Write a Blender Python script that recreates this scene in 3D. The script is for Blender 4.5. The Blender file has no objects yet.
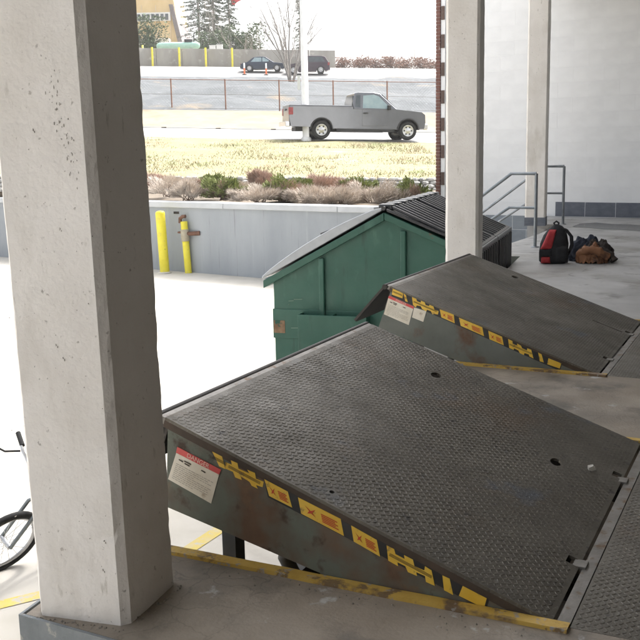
import bpy, bmesh, math, random
import numpy as np
from mathutils import Vector, Matrix, noise
R_=math.radians
sc=bpy.context.scene; col=sc.collection
rng=random.Random(7)
# ------------------------------------------------------------------ camera
FPX,PITCH,ROLL,YAW=955.448,.18,-.021,.456
CAM=np.array([.575,0,1.484])
_cp,_sp=math.cos(PITCH),math.sin(PITCH)
FW=np.array([-math.sin(YAW)*_cp,math.cos(YAW)*_cp,-_sp]); _r=np.array([math.cos(YAW),math.sin(YAW),0.]); _u=np.cross(_r,FW)
RT=math.cos(ROLL)*_r+math.sin(ROLL)*_u; UP=-math.sin(ROLL)*_r+math.cos(ROLL)*_u
FH=np.array([-math.sin(YAW),math.cos(YAW),0.]); RH=_r
cd=bpy.data.cameras.new('camera'); cd.sensor_width=36; cd.lens=36*FPX/640; cd.clip_end=3000; cd.clip_start=.05
cam=bpy.data.objects.new('camera',cd); col.objects.link(cam); sc.camera=cam
cam.matrix_world=Matrix(((RT[0],UP[0],-FW[0],CAM[0]),(RT[1],UP[1],-FW[1],CAM[1]),(RT[2],UP[2],-FW[2],CAM[2]),(0,0,0,1)))
sc.render.resolution_x=sc.render.resolution_y=1024
# ------------------------------------------------------------------ world, sun, exposure
SUN_EL,SUN_AZ=R_(52),R_(15)          # azimuth: direction the light comes from, clockwise from +Y
w=bpy.data.worlds.new('World'); sc.world=w; w.use_nodes=True
nt=w.node_tree; bg=nt.nodes['Background']
sky=nt.nodes.new('ShaderNodeTexSky'); sky.sky_type='NISHITA'; sky.sun_disc=False
sky.sun_elevation=SUN_EL; sky.sun_rotation=SUN_AZ; sky.air_density=1.0; sky.dust_density=6.0; sky.ozone_density=.6
hs=nt.nodes.new('ShaderNodeHueSaturation'); hs.inputs['Saturation'].default_value=.22
nt.links.new(sky.outputs[0],hs.inputs['Color']); nt.links.new(hs.outputs[0],bg.inputs['Color']); bg.inputs['Strength'].default_value=.15
sd=bpy.data.lights.new('sun','SUN'); sd.energy=1.5; sd.angle=R_(14); sd.color=(1,.96,.9)
so=bpy.data.objects.new('sun',sd); col.objects.link(so)
_d=Vector((math.sin(SUN_AZ)*math.cos(SUN_EL),math.cos(SUN_AZ)*math.cos(SUN_EL),math.sin(SUN_EL)))
so.rotation_euler=_d.to_track_quat('Z','Y').to_euler()
vs=sc.view_settings; vs.view_transform='Standard'; vs.look='None'; vs.gamma=1; vs.use_curve_mapping=False; vs.exposure=1.75
# ------------------------------------------------------------------ pixel -> place
def ray(x,y): return FW+RT*(x-320)/FPX-UP*(y-320)/FPX
def onp(x,y,ax,val):
    d=ray(x,y); return CAM+d*((val-CAM[ax])/d[ax])
def onpl(x,y,p0,n):
    d=ray(x,y); n=np.array(n,float); return CAM+d*(((np.array(p0,float)-CAM)@n)/(d@n))
def atD(x,y,D):                      # D = horizontal distance ahead
    d=ray(x,y); return CAM+d*(D/(d@FH))
def G(u,D,z): p=CAM+RH*u+FH*D; return (p[0],p[1],z)
# ------------------------------------------------------------------ materials
MATS={}
def mat(name,c1,c2=None,scale=4,rough=.75,metal=0,bump=0,bscale=60,spots=None,stretch=None,lo=.35,hi=.65,detail=6,spec=.5,extra=None,rvar=0,coord='Object'):
    if name in MATS: return MATS[name]
    m=bpy.data.materials.new(name); m.use_nodes=True; n=m.node_tree; N=n.nodes; Lk=n.links
    b=N['Principled BSDF']; b.inputs['Roughness'].default_value=rough; b.inputs['Metallic'].default_value=metal; b.inputs['Specular IOR Level'].default_value=spec
    tc=N.new('ShaderNodeTexCoord'); src=tc.outputs[coord]
    if stretch:
        mp=N.new('ShaderNodeMapping'); mp.inputs['Scale'].default_value=stretch; Lk.new(src,mp.inputs[0]); src2=mp.outputs[0]
    else: src2=src
    def nz(s,dt=6,vec=None,rg=.6):
        t=N.new('ShaderNodeTexNoise'); t.inputs['Scale'].default_value=s; t.inputs['Detail'].default_value=dt; t.inputs['Roughness'].default_value=rg
        Lk.new(vec or src2,t.inputs['Vector']); return t.outputs['Fac']
    def ramp(f,a,bb,ca,cb):
        r=N.new('ShaderNodeValToRGB'); r.color_ramp.elements[0].position=a; r.color_ramp.elements[1].position=bb
        r.color_ramp.elements[0].color=(*ca,1); r.color_ramp.elements[1].color=(*cb,1); Lk.new(f,r.inputs[0]); return r.outputs[0]
    def mix(f,a,bb):
        x=N.new('ShaderNodeMix'); x.data_type='RGBA'; Lk.new(f,x.inputs[0]); Lk.new(a,x.inputs[6]); Lk.new(bb,x.inputs[7]); return x.outputs[2]
    c2=c2 or c1
    o=ramp(nz(scale,detail),lo,hi,c1,c2)
    for sp in ([spots] if isinstance(spots,tuple) else spots or []):
        cs,ss,a,bb=sp[:4]; v=src
        if len(sp)>4:
            mp=N.new('ShaderNodeMapping'); mp.inputs['Scale'].default_value=sp[4]; Lk.new(src,mp.inputs[0]); v=mp.outputs[0]
        f=ramp(nz(ss,5,v),a,bb,(0,0,0),(1,1,1)); rgb=N.new('ShaderNodeRGB'); rgb.outputs[0].default_value=(*cs,1); o=mix(f,o,rgb.outputs[0])
    Lk.new(o,b.inputs['Base Color'])
    if rvar:
        f=ramp(nz(scale*2.3),.3,.7,(rough-rvar,)*3,(min(1,rough+rvar),)*3); Lk.new(f,b.inputs['Roughness'])
    if bump:
        bn=N.new('ShaderNodeBump'); bn.inputs['Strength'].default_value=bump; bn.inputs['Distance'].default_value=.01
        Lk.new(nz(bscale,8,src),bn.inputs['Height']); Lk.new(bn.outputs[0],b.inputs['Normal'])
    MATS[name]=m; return m
# ------------------------------------------------------------------ mesh helpers
class MB:
    def __init__(s): s.v=[]; s.f=[]; s.sm=[]
    def add(s,vs,fs,smooth=False):
        o=len(s.v); s.v+= [tuple(map(float,q)) for q in vs]; s.f+=[tuple(o+i for i in f) for f in fs]; s.sm+=[smooth]*len(fs); return s
    def box(s,a,b,fr=None):
        x0,y0,z0=a; x1,y1,z1=b
        P=[(x0,y0,z0),(x1,y0,z0),(x1,y1,z0),(x0,y1,z0),(x0,y0,z1),(x1,y0,z1),(x1,y1,z1),(x0,y1,z1)]
        if fr: P=[fr(*p) for p in P]
        return s.add(P,[(0,3,2,1),(4,5,6,7),(0,1,5,4),(1,2,6,5),(2,3,7,6),(3,0,4,7)])
    def prism(s,poly,off):            # poly: list of 3D points, off: vector
        n=len(poly); P=[tuple(p) for p in poly]+[tuple(np.array(p)+np.array(off)) for p in poly]
        return s.add(P,[tuple(range(n))[::-1],tuple(range(n,2*n))]+[(i,(i+1)%n,n+(i+1)%n,n+i) for i in range(n)])
    def tube(s,pts,r,n=8,cap=True):
        pts=[Vector(p) for p in pts]; rs=r if isinstance(r,(list,tuple)) else [r]*len(pts); P=[];F=[]
        for i,p in enumerate(pts):
            t=(pts[min(i+1,len(pts)-1)]-pts[max(i-1,0)]).normalized()
            a=t.orthogonal().normalized() if i==0 else (pa-t*pa.dot(t)).normalized()
            pa=a; b=t.cross(a)
            for k in range(n):
                q=p+(a*math.cos(2*math.pi*k/n)+b*math.sin(2*math.pi*k/n))*rs[i]; P.append(q)
        for i in range(len(pts)-1):
            for k in range(n): F.append((i*n+k,i*n+(k+1)%n,(i+1)*n+(k+1)%n,(i+1)*n+k))
        s.add(P,F,True)
        if cap: s.add([P[k] for k in range(n)],[tuple(range(n))[::-1]]); s.add(P[-n:],[tuple(range(n))])
        return s
    def lathe(s,prof,c,axis='z',n=24,closed=False):
        P=[];F=[]; m=len(prof)
        for k in range(n):
            a=2*math.pi*k/n; ca,sa=math.cos(a),math.sin(a)
            for rr,h in prof:
                q={'z':(rr*ca,rr*sa,h),'y':(rr*ca,h,rr*sa),'x':(h,rr*ca,rr*sa)}[axis]; P.append((q[0]+c[0],q[1]+c[1],q[2]+c[2]))
        for k in range(n):
            k2=(k+1)%n
            for j in range(m if closed else m-1):
                j2=(j+1)%m; F.append((k*m+j,k2*m+j,k2*m+j2,k*m+j2))
        return s.add(P,F,True)
    def build(s,name,m=None,parent=None,fix=True):
        me=bpy.data.meshes.new(name); me.from_pydata(s.v,[],s.f)
        me.polygons.foreach_set('use_smooth',s.sm)
        if fix:
            bm=bmesh.new(); bm.from_mesh(me); bmesh.ops.recalc_face_normals(bm,faces=bm.faces); bm.to_mesh(me); bm.free()
        me.update(); o=bpy.data.objects.new(name,me); col.objects.link(o)
        if m: me.materials.append(m)
        if parent: o.parent=parent
        return o
def tag(o,label=None,cat=None,group=None,kind=None):
    if label:o['label']=label
    if cat:o['category']=cat
    if group:o['group']=group
    if kind:o['kind']=kind
    return o
def thing(name,loc,label,cat,group=None,rz=0):
    o=bpy.data.objects.new(name,None); o.empty_display_size=.2; col.objects.link(o); o.location=tuple(map(float,loc)); o.rotation_euler.z=rz
    return tag(o,label,cat,group)
def bev(o,wd=.01,seg=2,ang=35):
    b=o.modifiers.new('bevel','BEVEL'); b.width=wd; b.segments=seg; b.limit_method='ANGLE'; b.angle_limit=R_(ang); return o
def sheet(name,rows,m,sub=(1,1),nz=0,nzs=.3,kind='structure',smooth=True):
    """rows: polylines (same length) lofted into a sheet, subdivided, roughened in z"""
    rows=[np.array(r,float) for r in rows]
    def den(a,k): 
        out=[]
        for i in range(len(a)-1):
            for j in range(k): out.append(a[i]+(a[i+1]-a[i])*j/k)
        return out+[a[-1]]
    rows=den([np.array(den(list(r),sub[0])) for r in rows],sub[1])
    nn=len(rows[0]); V=[];F=[]
    for i,r in enumerate(rows):
        for j,p in enumerate(r):
            p=p.copy()
            if nz and 0<i<len(rows)-1: p[2]+=nz*noise.noise(Vector(p)*nzs)+.4*nz*noise.noise(Vector(p)*nzs*3.1)
            V.append(p)
    for i in range(len(rows)-1):
        for j in range(nn-1): F.append((i*nn+j,i*nn+j+1,(i+1)*nn+j+1,(i+1)*nn+j))
    mb=MB(); mb.add(V,F,smooth); o=mb.build(name,m,fix=False)
    if kind:o['kind']=kind
    return o
def textmesh(name,body,size,origin,xd,yd,m,parent,center=True):
    cu=bpy.data.curves.new(name,'FONT'); cu.body=body; cu.size=size; cu.extrude=.0004
    if center: cu.align_x='CENTER'; cu.align_y='CENTER'
    t=bpy.data.objects.new(name,cu); col.objects.link(t)
    me=bpy.data.meshes.new_from_object(t.evaluated_get(bpy.context.evaluated_depsgraph_get())); bpy.data.objects.remove(t); 
    xd=Vector(xd).normalized(); yd=Vector(yd).normalized(); zd=xd.cross(yd).normalized(); yd=zd.cross(xd)
    M4=Matrix(((xd.x,yd.x,zd.x,origin[0]),(xd.y,yd.y,zd.y,origin[1]),(xd.z,yd.z,zd.z,origin[2]),(0,0,0,1)))
    me.transform(M4); me.name=name; o=bpy.data.objects.new(name,me); col.objects.link(o); me.materials.clear(); me.materials.append(m); o.parent=parent; return o
# ------------------------------------------------------------------ palette
conc=mat('yard_concrete',(.50,.47,.41),(.60,.57,.52),1.2,.9,bump=.25,bscale=40,spots=[((.36,.33,.29),.6,.6,.8)])
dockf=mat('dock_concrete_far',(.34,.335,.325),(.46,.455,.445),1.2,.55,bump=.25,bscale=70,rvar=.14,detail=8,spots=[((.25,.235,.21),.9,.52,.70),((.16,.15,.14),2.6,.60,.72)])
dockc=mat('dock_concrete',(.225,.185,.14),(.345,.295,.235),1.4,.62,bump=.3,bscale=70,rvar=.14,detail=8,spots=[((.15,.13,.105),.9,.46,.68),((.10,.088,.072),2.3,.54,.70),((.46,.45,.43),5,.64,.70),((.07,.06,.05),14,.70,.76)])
def add_cracks(m,scale,amt,col_,mask=(.5,.62)):
    n=m.node_tree; N=n.nodes; L=n.links; b=N['Principled BSDF']; src=b.inputs['Base Color'].links[0].from_socket
    tc=N.new('ShaderNodeTexCoord'); nz=N.new('ShaderNodeTexNoise'); nz.inputs['Scale'].default_value=scale*1.7; nz.inputs['Detail'].default_value=5
    L.new(tc.outputs['Object'],nz.inputs['Vector']); va=N.new('ShaderNodeVectorMath'); va.operation='SCALE'; va.inputs[3].default_value=.35/scale*2; L.new(nz.outputs['Color'],va.inputs[0])
    ad=N.new('ShaderNodeVectorMath'); L.new(tc.outputs['Object'],ad.inputs[0]); L.new(va.outputs[0],ad.inputs[1])
    vo=N.new('ShaderNodeTexVoronoi'); vo.feature='DISTANCE_TO_EDGE'; vo.inputs['Scale'].default_value=scale; L.new(ad.outputs[0],vo.inputs['Vector'])
    r=N.new('ShaderNodeMapRange'); r.inputs[1].default_value=0; r.inputs[2].default_value=.022; r.inputs[3].default_value=1; r.inputs[4].default_value=0; L.new(vo.outputs['Distance'],r.inputs[0])
    mk=N.new('ShaderNodeTexNoise'); mk.inputs['Scale'].default_value=.9; L.new(tc.outputs['Object'],mk.inputs['Vector']); r2=N.new('ShaderNodeMapRange'); r2.inputs[1].default_value=mask[0]; r2.inputs[2].default_value=mask[1]; r2.inputs[4].default_value=amt; L.new(mk.outputs['Fac'],r2.inputs[0])
    mu=N.new('ShaderNodeMath'); mu.operation='MULTIPLY'; L.new(r.outputs[0],mu.inputs[0]); L.new(r2.outputs[0],mu.inputs[1])
    mx=N.new('ShaderNodeMix'); mx.data_type='RGBA'; L.new(mu.outputs[0],mx.inputs[0]); L.new(src,mx.inputs[6]); mx.inputs[7].default_value=(*col_,1); L.new(mx.outputs[2],b.inputs['Base Color'])
add_cracks(dockc,5.5,.45,(.07,.06,.05),(.42,.56)); add_cracks(dockf,1.1,.6,(.12,.11,.10)); add_cracks(conc,.45,.30,(.34,.31,.27),(.45,.6))
colw=mat('column_paint',(.76,.725,.68),(.84,.81,.77),2.2,.62,bump=.35,bscale=45,spots=[((.45,.42,.38),38,.66,.71),((.56,.52,.46),3,.56,.80,(1,1,.35)),((.22,.20,.18),75,.715,.75),((.60,.57,.52),13,.66,.72,(1.6,1.6,.5)),((.62,.58,.52),1.3,.52,.8)])
blockw=mat('block_white',(.84,.85,.86),(.88,.89,.90),1.5,.6,bump=.3,bscale=55,coord='Generated')
blockw2=mat('block_white_b',(.82,.83,.84),(.87,.88,.89),1.5,.6,bump=.3,bscale=55,coord='Generated')
blockg=mat('block_grey',(.105,.12,.15),(.15,.165,.195),3,.6,bump=.3,bscale=55,coord='Generated')
blockl=mat('block_pale_grey',(.24,.27,.30),(.28,.31,.34),3,.6,bump=.3,bscale=55,coord='Generated')
greyp=mat('grey_paint',(.16,.18,.19),(.23,.25,.26),6,.6,bump=.4,bscale=40,spots=((.38,.37,.34),14,.60,.66))
yel=mat('yellow_paint',(.50,.31,.05),(.60,.40,.09),8,.6,bump=.3,spots=[((.17,.11,.06),5,.54,.62),((.20,.13,.06),14,.56,.62),((.33,.30,.26),30,.60,.66)])
steelT=mat('tread_steel',(.098,.087,.068),(.155,.141,.115),2.6,.5,.3,bump=.15,bscale=160,rvar=.12,spots=[((.13,.10,.07),1.7,.54,.70),((.20,.19,.17),70,.57,.70),((.06,.055,.048),26,.60,.70),((.11,.12,.135),3.3,.60,.72)])
steelH=mat('worn_steel',(.17,.16,.145),(.27,.255,.235),9,.45,.6,bump=.2,spots=((.15,.09,.05),12,.55,.65))
steelD=mat('dark_steel',(.022,.02,.018),(.05,.042,.036),6,.6,.3,bump=.2)
rust=mat('rusty_skirt',(.095,.055,.032),(.15,.088,.052),3.5,.7,.1,bump=.25,bscale=60,spots=[((.135,.148,.118),1.5,.42,.54),((.17,.10,.055),5,.60,.70),((.06,.038,.024),9,.58,.7)])
olive=mat('olive_skirt',(.115,.125,.105),(.15,.16,.14),4,.6,.1,bump=.2,spots=[((.12,.065,.035),3.0,.57,.70),((.05,.05,.045),20,.66,.70,(3,1,.4))])
decy=mat('decal_yellow',(.72,.43,.03),(.80,.52,.06),6,.5,spots=((.28,.18,.06),22,.60,.70))
deck_=mat('decal_black',(.012,.012,.012),(.03,.028,.026),8,.55)
decw=mat('decal_white',(.66,.60,.48),(.78,.73,.62),9,.55,spots=((.40,.32,.22),16,.60,.70))
decr=mat('decal_red',(.58,.05,.05),(.66,.09,.08),9,.5)
inkr=mat('ink_red',(.55,.07,.03)); inkd=mat('ink_dark',(.06,.045,.03))
# ------------------------------------------------------------------ setting: ground, yard, dock
g=MB(); g.add([(-600,-600,-1.32),(600,-600,-1.32),(600,600,-1.32),(-600,600,-1.32)],[(0,1,2,3)]); tag(g.build('ground',mat('ground_dirt',(.16,.14,.10),(.22,.19,.14),.2,.95)),kind='structure')
WL=lambda x:17.77-.178*(x+12.31)        # line of the retaining wall's face
y_=MB(); y_.add([(-70,-45,-1.2),(12,-45,-1.2),(12,19.2,-1.2),(-6.2,19.2,-1.2),(-6.2,WL(-6.2),-1.2),(-70,WL(-70),-1.2)],[(0,1,2,3,4,5)]); tag(y_.build('yard',conc),kind='structure')
for pts in ([(180,548),(215,525),(229,530),(194,553)],[(0,599),(39,591),(39,599),(0,610)]):
    P=[onp(*q,2,-1.196) for q in pts]; a=(P[0]+P[3])/2; b=(P[1]+P[2])/2; d=(b-a)/np.linalg.norm(b-a); n=np.array([-d[1],d[0],0])*.055
    a=a-d*1.2; b=b+d*(1.6 if pts[0][0]>100 else .25); m_=MB(); m_.add([a-n,b-n,b+n,a+n],[(0,1,2,3)])
    tag(m_.build('painted_line',mat('line_yellow',(.66,.52,.12),(.6,.5,.25),12,.8,spots=((.5,.47,.42),18,.55,.62))),kind='structure')
DOCK=[(-.85,-6),(-.85,2.15),(-1.584,2.175),(-1.655,2.79),(.60,2.79),(.60,4.79),(-1.93,4.79),(-2.11,6.14),(.153,6.14),(.153,8.14),(6.2,7.9),(6.2,-6)]
DOCKF=[(-2.38,8.14),(-2.47,9.15),(-2.13,9.2),(-2.56,12.42),(-2.98,12.38),(-3.13,13.6),(-3.05,15.6),(-3.1,17.45),(-3.72,17.5),(-3.95,19.38),(6.2,18.3),(6.2,7.9),(.153,8.14)]
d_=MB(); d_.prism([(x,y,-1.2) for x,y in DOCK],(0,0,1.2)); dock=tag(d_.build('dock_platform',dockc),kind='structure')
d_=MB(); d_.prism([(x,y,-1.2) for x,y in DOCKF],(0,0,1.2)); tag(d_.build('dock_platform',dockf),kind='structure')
# pit floors and grey painted dock end
for (xa,xb,ya,yb) in ((-1.6,.58,2.82,4.76),(-2.05,.13,6.17,8.11)):
    q=MB(); q.box((xa,ya,-1.19),(xb,yb,-.62)); q.build('pit_floor',dockc,dock)
q=MB(); q.prism([(-1.588,2.168,-1.2),(-.846,2.143,-1.2),(-.846,2.143,.004),(-1.588,2.168,.004)],(0,-.012,0)); q.build('painted_end_face',greyp,dock)
q=MB(); q.prism([(-1.592,2.16,-1.2),(-1.66,2.785,-1.2),(-1.66,2.785,.002),(-1.592,2.16,.002)],(-.01,0,0)); q.build('painted_front_face',greyp,dock)
def edge(x0,y0,x1,y1,wd=.05,h=.014,name='pit_edge_angle'):
    q=MB(); k=14; V=[];F=[]
    for i in range(k+1):
        t=i/k; x=x0+(x1-x0)*t; j=.004*noise.noise(Vector((x*7,y0,3))); 
        V+=[(x,y0+(y1-y0)*t,h+j*.5),(x,y0+(y1-y0)*t-wd+j,h+j),(x,y0+(y1-y0)*t-wd+j,-.002),(x,y0+(y1-y0)*t,-.3)]
    for i in range(k):
        for a,b in ((0,1),(1,2),(3,0)): F.append((i*4+a,i*4+b,i*4+4+b,i*4+4+a))
    q.add(V,F); return q.build(name,yel,dock)
edge(-1.5,2.797,.045,2.797); edge(-1.95,6.147,-.40,6.147); edge(-1.98,8.155,.10,8.175,.04); edge(-1.8,4.805,.1,4.82,.04)
# floor joints in the far dock
for a,b in (((-2.95,12.9),(6,12.3)),((-3.3,17.9),(6,16.9)),((-.2,8.2),(-1.2,17))):
    a=np.array([*a,.0035]);b=np.array([*b,.0035]);d=(b-a)/np.linalg.norm(b-a);n=np.array([-d[1],d[0],0])*.008
    q=MB(); q.add([a-n,b-n,b+n,a+n],[(0,1,2,3)]); q.build('floor_joint',mat('joint_dark',(.05,.045,.04),(.1,.09,.08),20,.9),dock)
q=MB(); q.add([onp(*p,2,.004) for p in [(572,226.5),(580,223.5),(596,222.6),(612,224),(630,224.5),(665,227),(690,233),(650,232),(622,229.5),(604,229.2),(588,227.6)]],[tuple(range(11))]); tag(q.build('dark_patch',mat('dark_concrete',(.075,.072,.068),(.12,.115,.11),3,.25)),kind='structure')  # darker, smoother patch on the far floor near the end wall
# ------------------------------------------------------------------ roof and hidden back wall of the dock, plus a light-blocking wall
q=MB(); q.prism([(-1.5,-6.3,5.0),(-1.72,2,5.0),(-4.2,20.0,5.0),(6.5,18.7,5.0),(6.5,-6.3,5.0)],(0,0,.35)); tag(q.build('dock_roof',mat('roof_concrete',(.36,.35,.34),(.42,.41,.40),2,.8)),kind='structure')
q=MB(); q.prism([(6.2,-6,-1.2),(6.2,18.6,-1.2),(6.2,18.6,5.0),(6.2,-6,5.0)],(.3,0,0)); tag(q.build('back_wall',mat('back_grey',(.16,.165,.17),(.2,.205,.21),2,.7)),'dark grey painted wall along the inner side of the dock','wall')
q=MB(); q.prism([(-1.60,1.9,4.6),(-4.0,19.3,4.6),(-3.68,19.3,4.6),(-1.28,1.9,4.6)],(0,0,.4)); tag(q.build('roof_beam',colw),kind='structure')
q=MB(); q.prism([(-.85,-6.3,-1.2),(6.2,-6.3,-1.2),(6.2,-6.3,5.0),(-.85,-6.3,5.0)],(0,.3,0)); tag(q.build('light_blocking_wall',MATS['back_grey']),'unseen dark grey wall added behind the viewer to dim the dock','wall')  # unseen wall added to cut light from behind and darken the dock
# ------------------------------------------------------------------ columns
def column(name,c,label,top=4.6,lean=0):
    """c: four plan corners (near-outer, near-inner, far-inner, far-outer)"""
    c=[np.array(p,float) for p in c]; ch=.024; ring=[]
    for i in range(4):
        p,a,b=c[i],c[i-1],c[(i+1)%4]
        ring+= [p+(a-p)/np.linalg.norm(a-p)*ch, p+(b-p)/np.linalg.norm(b-p)*ch]
    cen=sum(c)/4; K=170; V=[];F=[]; n=len(ring)*3
    rr=[]
    for i in range(8):
        for j in range(3): rr.append(ring[i]+(ring[(i+1)%8]-ring[i])*j/3)
    n=24
    for k in range(K+1):
        z=top*k/K
        for i,p in enumerate(rr):
            e=.003*noise.noise(Vector((p[0]*9,p[1]*9,z*3)))+.0018*noise.noise(Vector((p[0]*40,p[1]*40,z*14)))+(-.007*max(0,noise.noise(Vector((p[0]*25,p[1]*25,z*22)))-.18) if i%6==0 or i%6==3 else 0)
            d=(p-cen)/np.linalg.norm(p-cen); V.append((*(p+d*e-RH[:2]*lean*z),z))
    for k in range(K):
        for i in range(n): F.append((k*n+i,k*n+(i+1)%n,(k+1)*n+(i+1)%n,(k+1)*n+i))
    q=MB(); q.add(V,F); return tag(q.build(name,colw),label,'column','white concrete columns along the dock edge')
c1=column('concrete_column',[(-1.55,2.185),(-1.224,2.240),(-1.262,2.57),(-1.56,2.555)],'large white chipped concrete column in the left foreground',lean=.013)
A=onp(445,255,1,8.60)[:2]; e2=np.array([.99,.139]); n2=np.array([-.139,.99])
c2=column('concrete_column',[A,A+e2*.31,A+e2*.31+n2*.31,A+n2*.31],'middle white concrete column rising behind the farther dock leveler')
A=onp(524.5,226,2,0)[:2]; c3=column('concrete_column',[A,A+e2*.36,A+e2*.36+n2*.34,A+n2*.34],'farthest white concrete column with dark base beside the stair rail')
q=MB(); P=[A-e2*.004-n2*.004,A+e2*.364-n2*.004,A+e2*.364+n2*.344,A-e2*.004+n2*.344]; q.prism([(p[0],p[1],.002) for p in P],(0,0,.15)); q.build('painted_base',blockg,c3)
q=MB(); r4=random.Random(12)
for k in range(150):
    if k<90: tt=r4.random(); x=-1.55+.33*tt+r4.uniform(-.02,.03); y=2.17+.05*tt-abs(r4.gauss(0,.008)) if k<45 else 2.25+.3*r4.random(); x=x if k<45 else -1.235+abs(r4.gauss(0,.02))
    else: x=r4.uniform(-1.2,.1); y=2.735-abs(r4.gauss(0,.06))
    a=r4.uniform(.0015,.005); ph=r4.random()*6
    q.add([(x+a*math.cos(ph),y+a*math.sin(ph),.001),(x+a*math.cos(ph+2.1),y+a*math.sin(ph+2.1),.001),(x+a*math.cos(ph+4.2),y+a*math.sin(ph+4.2),.001),(x,y,.001+a*1.1)],[(0,1,3),(1,2,3),(2,0,3)])
tag(q.build('floor_grit',mat('grit',(.16,.14,.12),(.34,.31,.27),90,.9)),'fine grit and paint flakes scattered around the near column base','grit',kind='stuff')
r5=random.Random(31); q=MB(); e1=np.array([.326,.055,0.]); e3=np.array([-RH[0]*.013,-RH[1]*.013,1.]); nn_=np.cross(e1,e3); nn_/=np.linalg.norm(nn_)
path=[(42,48),(48,70),(54,95),(58,112),(64,135),(68,155),(74,175),(78,192)]
def flake(px,py,a,b):
    c=onpl(px,py,(-1.55,2.185,0),nn_); k=r5.randint(5,7); ph=r5.random()*6; P=[]
    for i in range(k):
        t=ph+6.283*i/k; rr_=r5.uniform(.5,1.2); P.append(c+e1/np.linalg.norm(e1)*a*rr_*math.cos(t)+e3*b*rr_*math.sin(t)+nn_*.0018*(1 if nn_[1]<0 else -1))
    q.prism(P,-nn_*.008*(1 if nn_[1]<0 else -1))
for k in range(60):
    t=r5.random()*6.99; i=int(t); f=t-i; x=path[i][0]*(1-f)+path[i+1][0]*f+r5.gauss(0,3.6); y=path[i][1]*(1-f)+path[i+1][1]*f+r5.gauss(0,3); flake(x,y,r5.uniform(.0005,.0026),r5.uniform(.0008,.0055))
for k in range(45): flake(r5.uniform(8,112),r5.uniform(10,600),r5.uniform(.0006,.0018),r5.uniform(.0006,.0022))
for x,y in ((33,130),(60,229),(56,345),(63,358),(104,541),(103,570),(84,505)): flake(x,y,.0022,.004); flake(x+1.5,y+2,.0014,.003)
tag(q.build('paint_scuffs',mat('scuff_grey',(.46,.425,.39),(.60,.56,.52),60,.9),c1),kind='stuff')
# ------------------------------------------------------------------ end wall of blocks
W0=np.array([-3.79,19.414]); we=np.array([.994,-.110]); wn=np.array([.110,.994])
wl=onpl(445.5,100,(*W0,0),(*wn,0)); sL=float((wl[:2]-W0)@we)
endw=thing('end_wall',(W0[0],W0[1],0),'white painted block wall with dark grey base across the far end','wall')
def wp(s,dn,z): p=we*s+wn*dn; return (p[0],p[1],z)
q=MB(); q.box((sL+.02,-.0112,-1.2),(9.8,.3,4.99),wp); q.build('wall_core',mat('mortar',(.82,.83,.84),(.86,.87,.88),6,.8),endw)
BH,BL=.29,.60
bm_=MB(); bm_.box((0.004,-.022,.004),(BL-.004,.03,BH-.004),lambda x,y,z:wp(x,y,z))
def blockmesh(m,L):
    q=MB(); q.box((.0022,0,.0022),(L-.0022,.045,BH-.0022),wp); o=q.build('block',m,endw); bmm=bmesh.new(); bmm.from_mesh(o.data); bmesh.ops.bevel(bmm,geom=bmm.edges[:],offset=.0018,segments=1,affect='EDGES'); bmm.to_mesh(o.data); bmm.free(); me=o.data; bpy.data.objects.remove(o); return me
meshes={}
nb=0
for r in range(-4,17):
    s=sL+.02; first=True; i=0
    send=7.2
    while s<send:
        L=BL
        if first and r%2: L=.30
        first=False
        if s+L>send: break
        inside= s>-.1
        if r<0 and inside: s+=L; continue
        if r<0: m=blockl
        elif r==0 and s>.0-.35: m=blockg
        else: m=blockw if rng.random()<.6 else blockw2
        key=(m.name,L)
        if key not in meshes: meshes[key]=blockmesh(m,L)
        o=bpy.data.objects.new('block',meshes[key]); col.objects.link(o); o.parent=endw
        p=wp(s,-.012+rng.uniform(-.0015,.001),r*BH); o.location=p; s+=L
# brick veneer at the wall's outer end
brk=mat('brick_red',(.15,.075,.06),(.21,.105,.085),18,.85,bump=.3,spots=((.40,.36,.33),5,.66,.72))
pier=thing('brick_pier',(wl[0],wl[1],-1.2),'narrow red brick edge with toothed white blocks beside the middle column','brick edge')
o0=np.array([wl[0],wl[1],-1.2])
def bp(s,dn,z): p=we*s+wn*dn; return (p[0],p[1],z)
q=MB()
z=0.004; k=0
while z<6.4:
    off=0 if k%2 else -.02
    q.box((-.20,-.05,z),(-.105,.3,z+.062),bp); z+=.072; k+=1
tag(q.build('brick_courses',brk,pier),kind='stuff')
q=MB(); q.box((-.19,-.035,0),(-.11,.29,6.42),bp); q.build('mortar_core',mat('mortar_grey',(.42,.40,.38),(.48,.46,.44),8,.9),pier)
q=MB(); q.box((-.098,-.02,0),(-.002,.28,6.42),bp); q.build('white_return',blockw,pier)
for k in range(11):
    zt=1.2+.05+k*.565; q=MB(); q.box((-.085,-.045,zt),(-.012,.02,zt+.27),bp); q.build('brick_tooth',mat('brick_brown',(.10,.07,.06),(.14,.095,.08),18,.85),pier)
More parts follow.
